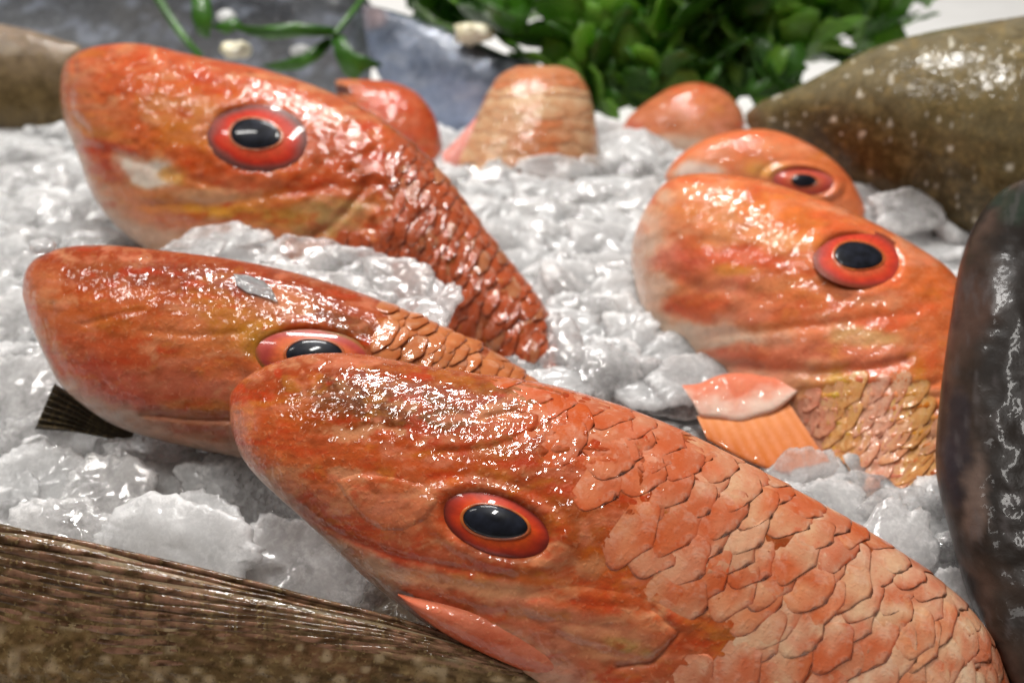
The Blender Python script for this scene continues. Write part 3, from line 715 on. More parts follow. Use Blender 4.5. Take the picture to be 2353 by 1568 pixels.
# ---- right fish
D_rows = [(1449, 590, 1453, 625, 5), (1456, 545, 1468, 690, 45), (1482, 480, 1496, 750, 85), (1535, 415, 1540, 805, 120), (1625, 398, 1590, 850, 145), (1750, 415, 1640, 900, 165),
          (1880, 455, 1690, 950, 180), (2000, 508, 1740, 990, 188), (2100, 562, 1785, 1030, 188), (2185, 622, 1815, 1075, 184), (2245, 710, 1840, 1120, 178), (2280, 820, 1860, 1160, 170),
          (2295, 950, 1880, 1200, 160), (2300, 1090, 1895, 1240, 150), (2300, 1230, 1910, 1290, 130)]
D_EYE = (1975, 595, 100, 62, 8)
def shapeD(b):
    socket(b, *D_EYE, depth=15, rim=3)
    b.groove([(1530, 790), (1640, 770), (1760, 760), (1900, 745), (2100, 720)], 11, 5)
    b.groove([(1560, 850), (1700, 840), (1850, 855), (1990, 850), (2080, 830)], 12, 9)
    b.groove([(1480, 560), (1530, 548), (1560, 560), (1620, 552), (1680, 575), (1740, 570)], 14, 3)
    b.groove([(1500, 650), (1560, 640), (1620, 668), (1690, 660), (1760, 690)], 14, 3)
    for k in range(9):
        y0 = 885 + k * 31
        b.groove([(1840 + k * 3, y0 + 14), (1950, y0 + 4), (2060, y0 + 6), (2160, y0 - 4)], 9, 6)
    b.raise_(2 * fbm2(b.x / 40, b.y / 24, 91, 3))
D_ramp = [(-1, (230, 200, 180)), (-0.6, (222, 150, 128)), (-0.1, (224, 130, 96)), (0.3, (222, 122, 80)), (1, (222, 112, 66))]
D_blobs = [(1480, 640, 80, 240, 8, (236, 206, 186), 0.9), (1640, 770, 170, 50, 0, (236, 208, 190), 0.8), (1620, 470, 130, 60, 0, (226, 142, 92), 0.7), (1800, 500, 140, 56, 14, (226, 120, 54), 0.7), (1700, 530, 120, 50, 0, (230, 160, 110), 0.6),
           (1560, 600, 80, 50, 0, (222, 96, 84), 0.75), (1700, 590, 120, 34, 0, (230, 92, 60), 0.8), (1790, 560, 70, 40, 0, (230, 172, 120), 0.5), (1600, 710, 90, 40, 0, (222, 104, 66), 0.8), (1720, 650, 140, 34, 0, (220, 132, 110), 0.7),
           (1680, 620, 60, 20, 0, (224, 160, 70), 0.6), (1560, 770, 90, 50, 20, (230, 210, 190), 0.85), (1680, 790, 140, 30, 0, (216, 190, 170), 0.7), (1840, 720, 170, 34, -6, (208, 96, 56), 0.6),
           (1850, 660, 80, 40, 0, (206, 112, 60), 0.5), (2050, 690, 140, 40, -10, (206, 100, 54), 0.7), (2000, 770, 100, 36, 0, (210, 190, 130), 0.6), (1700, 810, 100, 24, 0, (224, 110, 82), 0.8),
           (2040, 740, 90, 30, 0, (220, 96, 60), 0.8), (1900, 820, 200, 34, 0, (222, 126, 100), 0.8), (2000, 860, 60, 30, 0, (216, 92, 50), 0.7),
           (1900, 900, 80, 60, 0, (206, 140, 80), 0.7), (1930, 980, 42, 170, 0, (206, 172, 40), 0.8), (2100, 960, 46, 200, 2, (196, 140, 36), 0.75), (2010, 1010, 50, 140, 0, (222, 172, 158), 0.8),
           (1840, 930, 60, 90, 0, (214, 164, 130), 0.6), (2030, 1100, 90, 60, 0, (206, 104, 92), 0.7), (2120, 1100, 60, 80, 0, (200, 96, 50), 0.7), (2140, 620, 60, 80, 20, (206, 100, 46), 0.7)]
tD, bD = fish('red_mullet', 'orange pink fish standing upright in ice against the dark fish, yellow lines on its flank', stn(D_rows, 0.318, 0.252, 0.0), 300, 180, M['skin'], D_ramp, D_blobs, 4, shapeD)
make_eye(tD, bD, *D_EYE, (-4, -8, 57, 34, 10, 0.56), [(208, 92, 56), (216, 78, 46), (212, 66, 40), (204, 62, 42), (176, 60, 50), (130, 60, 40)], dome=0.0017)
def colD(x, y, r):
    yel = math.exp(-((x - 1935) / 34) ** 2) + math.exp(-((x - 2105) / 40) ** 2)
    base = poly_lerp(lin(232, 184, 166), lin(222, 180, 84), min(0.65, yel))
    return base * r.uniform(0.88, 1.08), poly_lerp(lin(222, 140, 116), lin(206, 142, 60), min(0.65, yel)), lin(232, 205, 190)
scales(tD, bD, M['scale'], 150, 296, (0.03, 0.44), 0.0040, 0.0054, 0.00032, colD, 21, 130, keep=lambda x, y: y > 880 and x > 1825 and (y > 920 or RND.random() < 0.6))
# pectoral fin of the right fish: pale fleshy base, orange fan
flap(tD, bD, [(1566, 884), (1605, 880), (1650, 862), (1700, 856), (1750, 862), (1800, 872), (1835, 884)], [(1592, 925), (1612, 958), (1650, 962), (1695, 970), (1740, 958), (1785, 942), (1830, 905)], 'fin_base', 0.0, 0.0018, M['skin'],
     lambda u, s, x, y: (lin(216, 122, 92)[None, None] * (1 - np.clip(s * 1.4 - 0.3 + 0.5 * fbm2(x / 50, y / 30, 3), 0, 1))[..., None] + lin(238, 208, 190) * np.clip(s * 1.4 - 0.3 + 0.5 * fbm2(x / 50, y / 30, 3), 0, 1)[..., None]),
     dep=lambda x, y: 0.2662 - 0.0062 * (y - 880) / 80)
flap(tD, bD, [(1600, 955), (1670, 958), (1745, 948), (1812, 925)], [(1625, 1010), (1720, 1060), (1830, 1095), (1918, 1085)], 'pectoral_fin', -0.0008, 0.0010, M['fin'],
     lambda u, s, x, y: lin(224, 146, 96) * (1 - s)[..., None] + lin(200, 108, 54) * s[..., None] + 0.02 * np.sin(u * 60)[..., None], nu=80,
     dep=lambda x, y: 0.2650 - 0.012 * (y - 900) / 100 * 0.75 + 0.00008 * np.sin(x / 9))

# ---- fish behind the right fish
E_rows = [(1528, 402, 1530, 420, 4), (1555, 364, 1550, 455, 35), (1608, 326, 1592, 490, 66), (1680, 302, 1650, 520, 90), (1760, 297, 1720, 550, 105), (1832, 318, 1800, 575, 112),
          (1902, 358, 1860, 605, 112), (1952, 408, 1910, 635, 104), (1988, 475, 1950, 655, 90)]
E_EYE = (1846, 417, 68, 31, 6)
def shapeE(b): socket(b, *E_EYE, depth=12, rim=8)
tE, bE = fish('red_mullet', 'small orange fish head peeping from behind the upright fish beside the brown fish', stn(E_rows, 0.372, 0.362, 0.01), 120, 110, M['skin'],
              [(-1, (235, 200, 180)), (0, (226, 140, 100)), (1, (226, 118, 76))],
              [(1600, 390, 90, 30, 0, (238, 222, 210), 0.9), (1760, 390, 70, 30, 10, (226, 170, 90), 0.7), (1650, 345, 80, 30, -10, (232, 150, 120), 0.7), (1880, 370, 60, 40, 30, (206, 110, 56), 0.6)], 6, shapeE)
make_eye(tE, bE, *E_EYE, (0, -2, 29, 16, 4, 0.5), [(220, 120, 90), (218, 96, 70), (206, 90, 80), (190, 100, 90)], dome=0.002)

# ---- three fish at the back of the ice
F_rows = [(770, 190, 770, 200, 4), (775, 184, 780, 300, 40), (800, 182, 800, 420, 75), (850, 183, 850, 480, 95), (905, 190, 900, 500, 100), (955, 212, 945, 500, 92), (992, 255, 980, 490, 70), (1012, 310, 1005, 470, 40), (1020, 380, 1018, 430, 10)]
tF, bF = fish('red_mullet', 'blurred red orange fish back rising behind the fish with the white cheek patch', stn(F_rows, 0.432, 0.43, 0.0), 90, 90, M['skin'],
              [(-1, (226, 120, 96)), (0, (214, 100, 72)), (1, (206, 96, 62))], [(785, 206, 34, 18, 20, (34, 34, 48), 0.95), (880, 250, 90, 60, 0, (216, 96, 66), 0.7), (900, 330, 80, 40, 0, (214, 110, 100), 0.6)], 14)
G_rows = [(1190, 152, 1290, 152, 14), (1150, 172, 1325, 168, 52), (1122, 210, 1350, 205, 80), (1100, 255, 1364, 255, 96), (1080, 305, 1372, 315, 106), (1060, 350, 1376, 375, 110), (1045, 400, 1376, 440, 110), (1040, 470, 1370, 500, 100)]
tG, bG = fish('red_mullet', 'blurred cream fish with orange streaks poking straight up at the back of the ice', stn(G_rows, 0.428, 0.418, 0.0), 110, 120, M['skin'],
              [(-1, (214, 160, 130)), (0, (214, 186, 152)), (1, (218, 150, 126))],
              [(1250, 175, 110, 50, 0, (210, 130, 90), 0.85), (1235, 345, 46, 60, 0, (206, 96, 44), 0.9), (1230, 290, 90, 20, 0, (206, 120, 66), 0.7), (1140, 330, 50, 60, 0, (214, 180, 140), 0.7), (1320, 320, 50, 90, 0, (206, 150, 106), 0.7), (1200, 240, 90, 18, 0, (224, 196, 160), 0.7), (1070, 350, 30, 60, 0, (226, 150, 138), 0.8)], 15)
def colG(x, y, r):
    o_ = float(np.clip(1.2 * math.exp(-((x - 1240) / 45) ** 2) * (y > 270) + 0.9 * (y < 200), 0, 0.8))
    return poly_lerp(lin(222, 196, 164), lin(210, 120, 70), o_) * r.uniform(0.85, 1.05), lin(200, 140, 100), lin(230, 215, 190)
scales(tG, bG, M['scale'], 20, 100, (0.03, 0.47), 0.0050, 0.0070, 0.00025, colG, 33, 110)
flap(tG, bG, [(1015, 352), (1040, 330), (1075, 290), (1098, 262)], [(1025, 400), (1050, 405), (1080, 400), (1100, 390)], 'belly_flap', 0.0, 0.004, M['skin'], two((228, 150, 140), (226, 170, 155), 9), dep=lambda x, y: 0.42 + 0 * x)
H_rows = [(1428, 300, 1432, 315, 4), (1445, 268, 1448, 335, 26), (1490, 232, 1490, 380, 60), (1545, 200, 1545, 410, 84), (1605, 190, 1600, 430, 95), (1660, 208, 1655, 440, 90), (1700, 248, 1690, 440, 70), (1718, 305, 1712, 410, 36), (1724, 350, 1722, 372, 8)]
tH, bH = fish('red_mullet', 'blurred rounded orange fish back under the parsley, just left of the brown fish', stn(H_rows, 0.446, 0.44, 0.0), 90, 90, M['skin'],
              [(-1, (230, 206, 190)), (-0.25, (226, 200, 180)), (-0.05, (206, 130, 96)), (1, (196, 112, 78))], [(1600, 220, 80, 40, 0, (206, 110, 70), 0.6), (1460, 300, 40, 40, 0, (216, 120, 110), 0.6)], 16)

# ---- big brown fish, upper right
I_rows = [(1712, 262, 1714, 284, 6), (1745, 236, 1760, 335, 60), (1822, 203, 1840, 395, 115), (1905, 160, 1940, 465, 160), (1998, 113, 2050, 540, 200), (2105, 80, 2170, 610, 235), (2245, 53, 2300, 680, 265), (2420, 28, 2480, 740, 270), (2650, 10, 2700, 800, 240)]
def tintI(b, col):
    s = fbm2(b.x / 20, b.y / 13, 41, 3); w = (sstep(0.3, 0.9, s) * 0.6)[..., None]; col = col * (1 - w) + lin(140, 120, 78) * w
    s = noise2(b.x / 14, b.y / 11, 44); w = (sstep(0.72, 0.82, s) * 0.9)[..., None]
    return col * (1 - w) + lin(220, 214, 196) * w
fish('brown_fish', 'big olive brown speckled fish lying beside the parsley behind the small orange head', stn(I_rows, 0.42, 0.36, 0.02), 200, 160, M['brown'],
     [(-1, (98, 88, 62)), (0, (98, 86, 58)), (1, (118, 108, 84))], [(2000, 330, 200, 80, 20, (72, 58, 26), 0.7), (2250, 200, 200, 90, -20, (104, 90, 54), 0.6), (2150, 420, 150, 80, 10, (66, 54, 26), 0.7), (1850, 280, 140, 70, 20, (78, 62, 30), 0.6)], 17, relief=1.5, tint=tintI)
# ---- dark fish at the right
J_rows = [(2420, 390, 2440, 395, 10), (2312, 430, 2540, 420, 80), (2248, 498, 2640, 480, 130), (2206, 600, 2700, 560, 165), (2182, 740, 2740, 700, 190), (2158, 920, 2760, 880, 205), (2150, 1080, 2770, 1060, 210), (2182, 1225, 2780, 1230, 205), (2232, 1392, 2780, 1400, 200), (2292, 1510, 2780, 1560, 190), (2360, 1660, 2780, 1720, 170)]
def tintJ(b, col):
    s = fbm2(b.x / 22, b.y / 60, 43, 3); w = (sstep(0.25, 0.8, s) * 0.35)[..., None]
    return col * (1 - w) + lin(84, 78, 78) * w
fish('dark_fish', 'dark charcoal fish with brown edge standing against the upright orange fish', stn(J_rows, 0.275, 0.188, 0.0), 200, 160, M['dark'],
     [(-1, (30, 26, 24)), (0.3, (32, 28, 25)), (0.62, (36, 31, 28)), (0.8, (52, 42, 36)), (0.93, (74, 58, 50)), (1, (42, 36, 34))],
     [(2200, 1020, 36, 150, 0, (44, 40, 44), 0.7), (2185, 1080, 24, 90, 0, (46, 42, 48), 0.6), (2230, 700, 60, 120, 0, (84, 62, 54), 0.5), (2330, 470, 70, 50, 0, (40, 52, 42), 0.7), (2240, 1150, 36, 130, 0, (118, 98, 88), 0.5)], 18, relief=2.5, tint=tintJ)

# ---- brown striped fish in the front corner, with fin rays
K_rows = [(-330, 1130, -330, 1850, 70), (-200, 1155, -200, 1850, 90), (0, 1201, -20, 1850, 100), (200, 1251, 170, 1840, 100), (400, 1309, 360, 1830, 95), (600, 1362, 550, 1820, 88), (800, 1410, 750, 1815, 78), (950, 1447, 900, 1810, 70), (1100, 1492, 1050, 1800, 60), (1260, 1555, 1200, 1790, 48), (1400, 1625, 1350, 1780, 34), (1500, 1680, 1480, 1760, 12)]
def tintK(b, col):
    al = (b.x * 0.96 + b.y * 0.27); ac = (-b.x * 0.22 + b.y * 0.97)
    band = 1 - 0.75 * sstep(1360, 1460, b.y - 0.16 * b.x)
    s = (noise2(al / 160, ac / 9, 45) + 0.5 * noise2(al / 60, ac / 5, 46)) * band
    w = (sstep(0.1, 0.9, s + 0.7 * fbm2(b.x / 22, b.y / 12, 49, 2)) * 0.5)[..., None]; col = col * (1 - w) + lin(158, 118, 96) * w
    w = (sstep(0.1, 0.8, -s) * 0.75)[..., None]; col = col * (1 - w) + lin(56, 38, 20) * w
    mo = fbm2(b.x / 26, b.y / 15, 50, 4); lowz = sstep(1300, 1420, b.y - 0.14 * b.x)
    w = (sstep(0.1, 0.8, mo) * 0.6 * lowz)[..., None]; col = col * (1 - w) + lin(150, 122, 84) * w
    w = (sstep(0.1, 0.8, -mo) * 0.7 * lowz)[..., None]; col = col * (1 - w) + lin(58, 42, 18) * w
    spot = noise2(b.x / 30, b.y / 24, 47); w = (sstep(0.25, 0.7, spot) * 0.75 * sstep(1300, 1400, b.y - 0.14 * b.x))[..., None]
    return col * (1 - w) + lin(184, 160, 126) * w
def shapeK(b):
    ac = (-b.x * 0.25 + b.y * 0.97); b.raise_(1.0 * noise2((b.x + b.y * .25) / 240, ac / 7, 48))
tK, bK = fish('brown_fish', 'brown striped fish with fine ray lines lying in front of the loose ice chunks', stn(K_rows, 0.198, 0.186, 0.006), 300, 220, M['brown'],
     [(-1, (96, 76, 46)), (0.4, (104, 80, 50)), (0.85, (104, 82, 56)), (1, (150, 134, 108))], [(120, 1520, 260, 120, 10, (112, 86, 50), 0.6), (600, 1480, 400, 40, 14, (110, 72, 50), 0.6)], 19, shapeK, relief=0.6, tint=tintK)
def ray(par, body, pts, w0, name='fin_ray', h=0.0007, cols=((128, 96, 68), (84, 58, 34)), seed=0, mat=None):
    n, m = 240, 9
    c = catmull(pts, n); d = np.gradient(c, axis=0); d /= np.linalg.norm(d, axis=1, keepdims=True); nn = np.stack([-d[:, 1], d[:, 0]], -1)
    t = np.linspace(-1, 1, m); wid = w0 * (1 - 0.5 * np.linspace(0, 1, n)) * (1 + 0.25 * noise2(np.arange(n) / 16.0, np.arange(n) * 0.0, seed))
    XY = c[:, None] + nn[:, None] * (t[None, :, None] * wid[:, None, None])
    kk = np.linspace(0, n - 1, 40).astype(int); dk = np.array([body.depth_at(*c[q]) for q in kk])
    dep = np.polyval(np.polyfit(kk / n, dk, 5), np.arange(n) / n)[:, None] * np.ones((n, m))
    P = place(XY[..., 0], XY[..., 1], dep - h * np.sqrt(1 - t ** 2 * 0.999)[None] * (1 + 0.25 * noise2(np.arange(n) / 24.0, np.arange(n) * 0.0, seed + 3))[:, None] + 0.0002)
    s = (1.2 * fbm2(XY[..., 0] / 34, XY[..., 1] / 14, seed, 3) - 0.5 * np.abs(t)[None] ** 2)[..., None]
    w = np.clip(0.5 + 0.8 * s, 0, 1); C = lin(*cols[0]) * w + lin(*cols[1]) * (1 - w)
    return mesh_obj(name, P.reshape(-1, 3), grid_faces(n, m)[:, ::-1], mat or M['brown'], par, C.reshape(-1, 3), P.reshape(-1, 3).mean(0))
for k in range(13):
    y0 = 1218 + k * 22 + RND.uniform(-4, 4)
    pts = [(-60, y0 - 12), (200, y0 + 34 + 3 * k * 0.6), (450, y0 + 90 - k * 3.2), (700, y0 + 152 - k * 9.5), (950, y0 + 216 - k * 14.5), (1200, y0 + 300 - k * 18.0)]
    ray(tK, bK, pts, 11.5, seed=k, h=0.0006 * (1 - k / 14), cols=((146, 106, 84), (72, 48, 28)))

U_rows = [(-120, 960, -120, 1250, 20), (0, 930, 0, 1300, 40), (200, 950, 200, 1400, 55), (420, 1010, 420, 1450, 60), (640, 1100, 640, 1500, 60), (860, 1220, 860, 1540, 50), (1040, 1340, 1040, 1560, 35), (1150, 1440, 1150, 1540, 10)]
U_st = []
for (a, b_, c_, d_, t_) in U_rows: U_st.append((a, b_, c_, d_, t_, bed_point(a, b_, -0.011)[1], bed_point(c_, d_, -0.011)[1]))
fish('brown_fish', 'dark brown fish flank showing in the gaps under the loose ice chunks', U_st, 90, 90, M['brown'], [(-1, (80, 68, 50)), (1, (86, 74, 54))], [(400, 1200, 300, 100, 10, (64, 52, 36), 0.6)], 27)
# tail fin lying in the ice under the second fish
def brown_fin(label, fan, tip, dep, nrays, seed):
    org = place(*fan, dep); org[2] = 0.0
    t = thing('tail_fin', label, 'fish fin', org)
    flap(t, None, [a for a in tip[0]], [a for a in tip[1]], 'membrane', 0.0, 0.0008, M['brown'], two((66, 55, 38), (46, 37, 24), seed), dep=lambda x, y: dep + 0 * x, nu=50, nv=30)
    for k in range(nrays):
        f = (k + 0.5) / nrays
        a = np.array(tip[0]) * (1 - f) + np.array(tip[1]) * f
        n = 40; c = catmull(a, n); P = []
        w = 4.0; tt = np.linspace(-1, 1, 5)
        d = np.gradient(c, axis=0); d /= np.linalg.norm(d, axis=1, keepdims=True); nn = np.stack([-d[:, 1], d[:, 0]], -1)
        XY = c[:, None] + nn[:, None] * (tt[None, :, None] * w)
        P = place(XY[..., 0], XY[..., 1], dep - 0.0010 - 0.0008 * (1 - tt ** 2)[None] + 0 * XY[..., 0])
        C = np.repeat(lin(*(70, 60, 44))[None] * RND.uniform(0.6, 1.0), n * 5, 0)
        mesh_obj('fin_ray', P.reshape(-1, 3), grid_faces(n, 5)[:, ::-1], M['brown'], t, C, P.reshape(-1, 3).mean(0))
    return t
brown_fin('dark brown ribbed tail fin showing between ice and the chin of the half hidden fish', (190, 950),
          ([(125, 880), (180, 915), (250, 968), (330, 1005)], [(80, 985), (150, 990), (220, 1000), (300, 1015)]), 0.2615, 7, 5)

# ---- fish at the back
def tintS(b, col):
    s = fbm2((b.x - b.y) / 60, (b.x * 0.5 + b.y) / 26, 71, 3); w = (sstep(0.1, 0.9, s) * 0.55)[..., None]
    return col * (1 - w) + lin(190, 200, 220) * w
L_rows = [(-200, 20, -200, 380, 90), (-80, 40, -80, 370, 95), (0, 55, 0, 345, 90), (80, 72, 80, 335, 78), (140, 92, 135, 320, 60), (185, 108, 178, 290, 30), (205, 150, 200, 200, 8)]
fish('brown_fish', 'brown scaly fish flank just behind the lifted orange snout', stn(L_rows, 0.46, 0.45, 0.01), 110, 100, M['brown'], [(-1, (112, 96, 66)), (0, (108, 90, 62)), (1, (140, 122, 104))], [(60, 90, 120, 26, 14, (150, 132, 118), 0.7), (60, 250, 100, 70, 0, (104, 86, 54), 0.6)], 22, relief=1.5)
S1 = [(-160, -80, -160, 130, 40), (0, -90, 0, 150, 60), (110, -95, 110, 160, 65), (220, -100, 220, 180, 70), (330, -110, 330, 210, 80), (450, -120, 450, 250, 90), (580, -110, 580, 280, 90), (700, -90, 690, 300, 80), (800, -50, 780, 290, 60), (860, 20, 850, 220, 20)]
fish('silver_fish', 'grey silver fish lying behind the lifted orange snout under the dark parsley sprig', stn(S1, 0.565, 0.55, 0.03), 110, 100, M['silver'], [(-1, (140, 142, 146)), (0, (116, 118, 122)), (1, (80, 82, 86))], [(330, 40, 140, 50, 20, (128, 128, 128), 0.6), (560, 20, 130, 40, 10, (60, 62, 68), 0.7), (750, 70, 90, 50, 30, (150, 156, 168), 0.7)], 23, tint=tintS)
S2 = [(830, 10, 835, 60, 10), (860, 15, 850, 130, 40), (920, 30, 890, 210, 65), (990, 55, 950, 290, 80), (1070, 85, 1030, 350, 85), (1150, 120, 1110, 390, 82), (1230, 150, 1200, 420, 70), (1290, 220, 1270, 420, 40), (1310, 300, 1300, 380, 10)]
fish('silver_fish', 'bluish silver fish with shiny flank sliding under the parsley bunch', stn(S2, 0.515, 0.48, 0.02), 120, 100, M['silver'], [(-1, (150, 165, 195)), (0, (132, 146, 172)), (0.5, (100, 110, 128)), (1, (66, 70, 78))], [(1040, 240, 90, 70, 40, (170, 186, 216), 0.7), (900, 60, 60, 50, 30, (84, 90, 104), 0.6), (850, 40, 36, 36, 0, (206, 180, 180), 0.6)], 24, tint=tintS)

# ------------------------------------------------------------------ ice
def ico(sub):
    import bmesh
    bm = bmesh.new(); bmesh.ops.create_icosphere(bm, subdivisions=sub, radius=1.0)
    v = np.array([a.co[:] for a in bm.verts]); f = np.array([[q.index for q in a.verts] for a in bm.faces]); bm.free()
    return v, f
def chunk_verts(v, seed, rough=1.0, frost=False):
    """a slab of flake ice: ragged outline, gently waved faces"""
    th = np.arctan2(v[:, 1], v[:, 0]); rr = np.hypot(v[:, 0], v[:, 1])
    ring = np.stack([np.cos(th), np.sin(th), 0 * th], -1)
    rad = 1 + 0.30 * noise3(ring * 1.1, seed) + 0.14 * noise3(ring * 2.7, seed + 1) + rough * (0.08 * noise3(ring * 6, seed + 2) + 0.055 * noise3(ring * 15, seed + 3) + 0.03 * noise3(ring * 30, seed + 12))
    q = np.clip(np.arcsin(np.clip(rr, 0, 1)) / (np.pi / 2), 0, 1)          # 0 centre .. 1 rim
    rho = q ** 0.8
    prof = np.clip(1 - rho ** 3.0, 0, 1) ** 0.36
    th_ = 0.26 * (1 + 0.5 * noise3(ring * 0.9 + rho[:, None], seed + 5))
    z = np.sign(v[:, 2]) * th_ * prof + 0.07 * noise3(np.stack([rho * np.cos(th), rho * np.sin(th), 0 * th], -1) * 1.6, seed + 6)
    z = z + np.sign(v[:, 2]) * 0.015 * noise3(v * 2.4, seed + 7) + rough * 0.022 * sstep(0.7, 0.95, rho) * noise3(v * 13, seed + 8)
    p = np.stack([rho * rad * np.cos(th), rho * rad * np.sin(th), z], -1)
    if frost:
        fr = sstep(0.62, 0.98, rho + 0.22 * noise3(ring * 3 + rho[:, None] * 2, seed + 9)) * (0.5 + 0.5 * sstep(-0.3, 0.4, noise3(ring * 1.3, seed + 10)))
        return p, fr
    return p
v5, f5 = ico(5); v2, f2 = ico(3)
chunk_me = []
for k in range(12):
    p, fr = chunk_verts(v5, 100 + k * 13, 1.0, True)
    me = bpy.data.meshes.new('ice_chunk'); me.from_pydata([tuple(a * 0.01) for a in p], [], [tuple(a) for a in f5])
    at = me.color_attributes.new('pigment', 'FLOAT_COLOR', 'POINT'); at.data.foreach_set('color', np.stack([fr, fr, fr, fr * 0 + 1], -1).ravel())
    me.polygons.foreach_set('use_smooth', [True] * len(me.polygons)); me.materials.append(M['ice'] if k % 4 else M['ice_white']); me.update()
    chunk_me.append(me)
def ice_chunk(x, y, w, h, ang=0.0, z=0.004, var=None, label=None, cat='ice', group='loose ice chunks', lean=45, name='ice_chunk', flat=1.0):
    P, d = bed_point(x, y, z)
    me = chunk_me[RND.randrange(12) if var is None else var]
    o = bpy.data.objects.new(name, me); COL.objects.link(o)
    u = d / VW
    sx, sy = w / 2 * u / 0.0090, h / 2 * u / 0.0075
    o.scale = (sx, sy, min(sx, sy) * 0.62 * flat)
    o.location = P
    # broad face tilts from flat on the bed towards the viewer
    o.rotation_euler = (math.radians(lean + RND.uniform(-12, 12)), math.radians(RND.uniform(-12, 12)), 0)
    o.rotation_euler = (Matrix.Rotation(math.radians(lean + RND.uniform(-10, 10)), 3, 'X') @ Matrix.Rotation(math.radians(RND.uniform(-10, 10)), 3, 'Y') @ Matrix.Rotation(math.radians(ang), 3, 'Z')).to_euler()
    return tag(o, label, cat, group)
LB_NEAR = 'loose wet ice chunk between the striped brown fish and the orange chins'
near = [(130, 1035, 215, 125, 0), (345, 1065, 200, 130, -20), (55, 900, 170, 170, 0), (20, 1010, 80, 90, 0), (90, 1120, 240, 150, 10), (240, 1120, 170, 120, 0),
        (330, 1155, 180, 130, 15), (570, 1155, 260, 140, -10), (395, 1258, 330, 150, -14), (665, 1312, 300, 180, -8), (500, 1040, 160, 110, 0), (170, 1215, 220, 120, -15),
        (905, 1395, 130, 120, -30), (300, 992, 80, 36, 0), (480, 1100, 130, 90, 20), (30, 1210, 150, 100, 0), (20, 1130, 120, 100, 0), (450, 1190, 170, 90, 0)]
own = {0: 'grey rounded ice chunk lying below the ribbed tail fin', 2: 'bright frosty ice chunk beside the ribbed tail fin, under the half hidden fish chin', 7: 'wide flat ice chunk touching the jaw of the largest fish',
       8: 'long smooth pinkish white ice slab lying along the striped brown fish', 9: 'broad pitted ice chunk between the striped fish and the largest fish throat', 12: 'small granular ice chunk at the throat flap of the largest fish', 10: 'clear glittering ice chunk under the snout tip of the largest fish'}
for k, (x, y, w, h, a) in enumerate(near):
    ice_chunk(x, y, w * 1.05, h * 1.1, a, label=own.get(k, LB_NEAR), group='ice chunks before the striped brown fish', z=-0.002 + 0.0035 * (k % 3), lean=34)
LB_BANK = 'glassy ice chunk on the bank between the white cheeked fish and the half hidden fish'
bank = [(520, 545, 175, 70, 0), (580, 560, 80, 90, 0), (900, 640, 170, 95, -15), (1010, 690, 95, 95, -20), (700, 590, 180, 90, 0), (560, 610, 190, 80, 0), (810, 615, 150, 90, -10), (640, 640, 150, 70, 0), (960, 730, 120, 80, -20), (760, 660, 160, 70, -10), (430, 580, 140, 60, 0), (880, 700, 120, 60, -15)]
for (x, y, w, h, a) in bank: ice_chunk(x, y, w, h, a, label=LB_BANK, group='ice chunks on the bank between two heads', z=RND.uniform(0.025, 0.031), lean=30)
LB_MID = 'pale ice chunk in the gap between the upright fish and the other orange fish'
mid = [(1255, 810, 140, 160, 0), (1380, 850, 160, 120, 0), (1480, 890, 210, 120, -8), (1340, 740, 150, 100, 10), (1450, 760, 120, 90, 0), (1300, 650, 140, 90, 0), (1420, 640, 130, 80, 0), (1250, 560, 140, 80, 0), (1380, 540, 150, 70, 0), (1200, 480, 150, 70, 0), (1340, 450, 170, 60, 0), (1470, 480, 130, 60, 0), (1530, 880, 110, 90, 0), (1560, 930, 150, 60, 0), (1150, 420, 120, 60, 0), (1280, 385, 160, 50, 0), (1450, 400, 160, 50, 0), (1230, 690, 90, 70, 0)]
for (x, y, w, h, a) in mid: ice_chunk(x, y, w, h, a, label=LB_MID, group='ice chunks between the orange fish', z=RND.uniform(0.002, 0.008), lean=35)
ice_chunk(2075, 482, 150, 95, 5, label='clear rounded ice chunk resting against the big olive brown fish', group=None, z=0.012, lean=40)
ice_chunk(2000, 455, 110, 70, 5, label='small ice chunk wedged behind the back of the upright fish', group=None, z=0.008, lean=40)
LB_R = 'melting ice chunk between the largest fish and the dark charcoal fish'
for (x, y, w, h, a) in [(1965, 1120, 200, 110, 20), (1850, 1085, 150, 80, 25), (2080, 1200, 240, 110, 20), (2150, 1290, 120, 90, 35), (2130, 1180, 120, 80, 0), (2200, 1350, 90, 80, 40)]:
    ice_chunk(x, y, w, h, a, label=LB_R, group='ice chunks beside the dark fish', z=RND.uniform(-0.004, 0.004))
LB_L = 'whitish ice chunk in the left bank beside the two orange snouts'
left = [(40, 760, 170, 150, 0), (60, 840, 140, 80, 0), (30, 640, 130, 110, 0), (90, 500, 160, 90, 0), (200, 480, 150, 80, 0), (60, 420, 160, 90, 0), (160, 400, 120, 70, 0), (40, 560, 140, 80, 0), (220, 560, 170, 70, 0), (320, 590, 130, 60, 0), (60, 360, 150, 50, 0), (20, 700, 80, 80, 0)]
for (x, y, w, h, a) in left: ice_chunk(x, y, w, h, a, label=LB_L, group='ice chunks along the left bank', z=RND.uniform(0.002, 0.007), lean=38)
white_me = []
for me in chunk_me:
    m2 = me.copy(); m2.materials.clear(); m2.materials.append(M['ice_white']); white_me.append(m2)
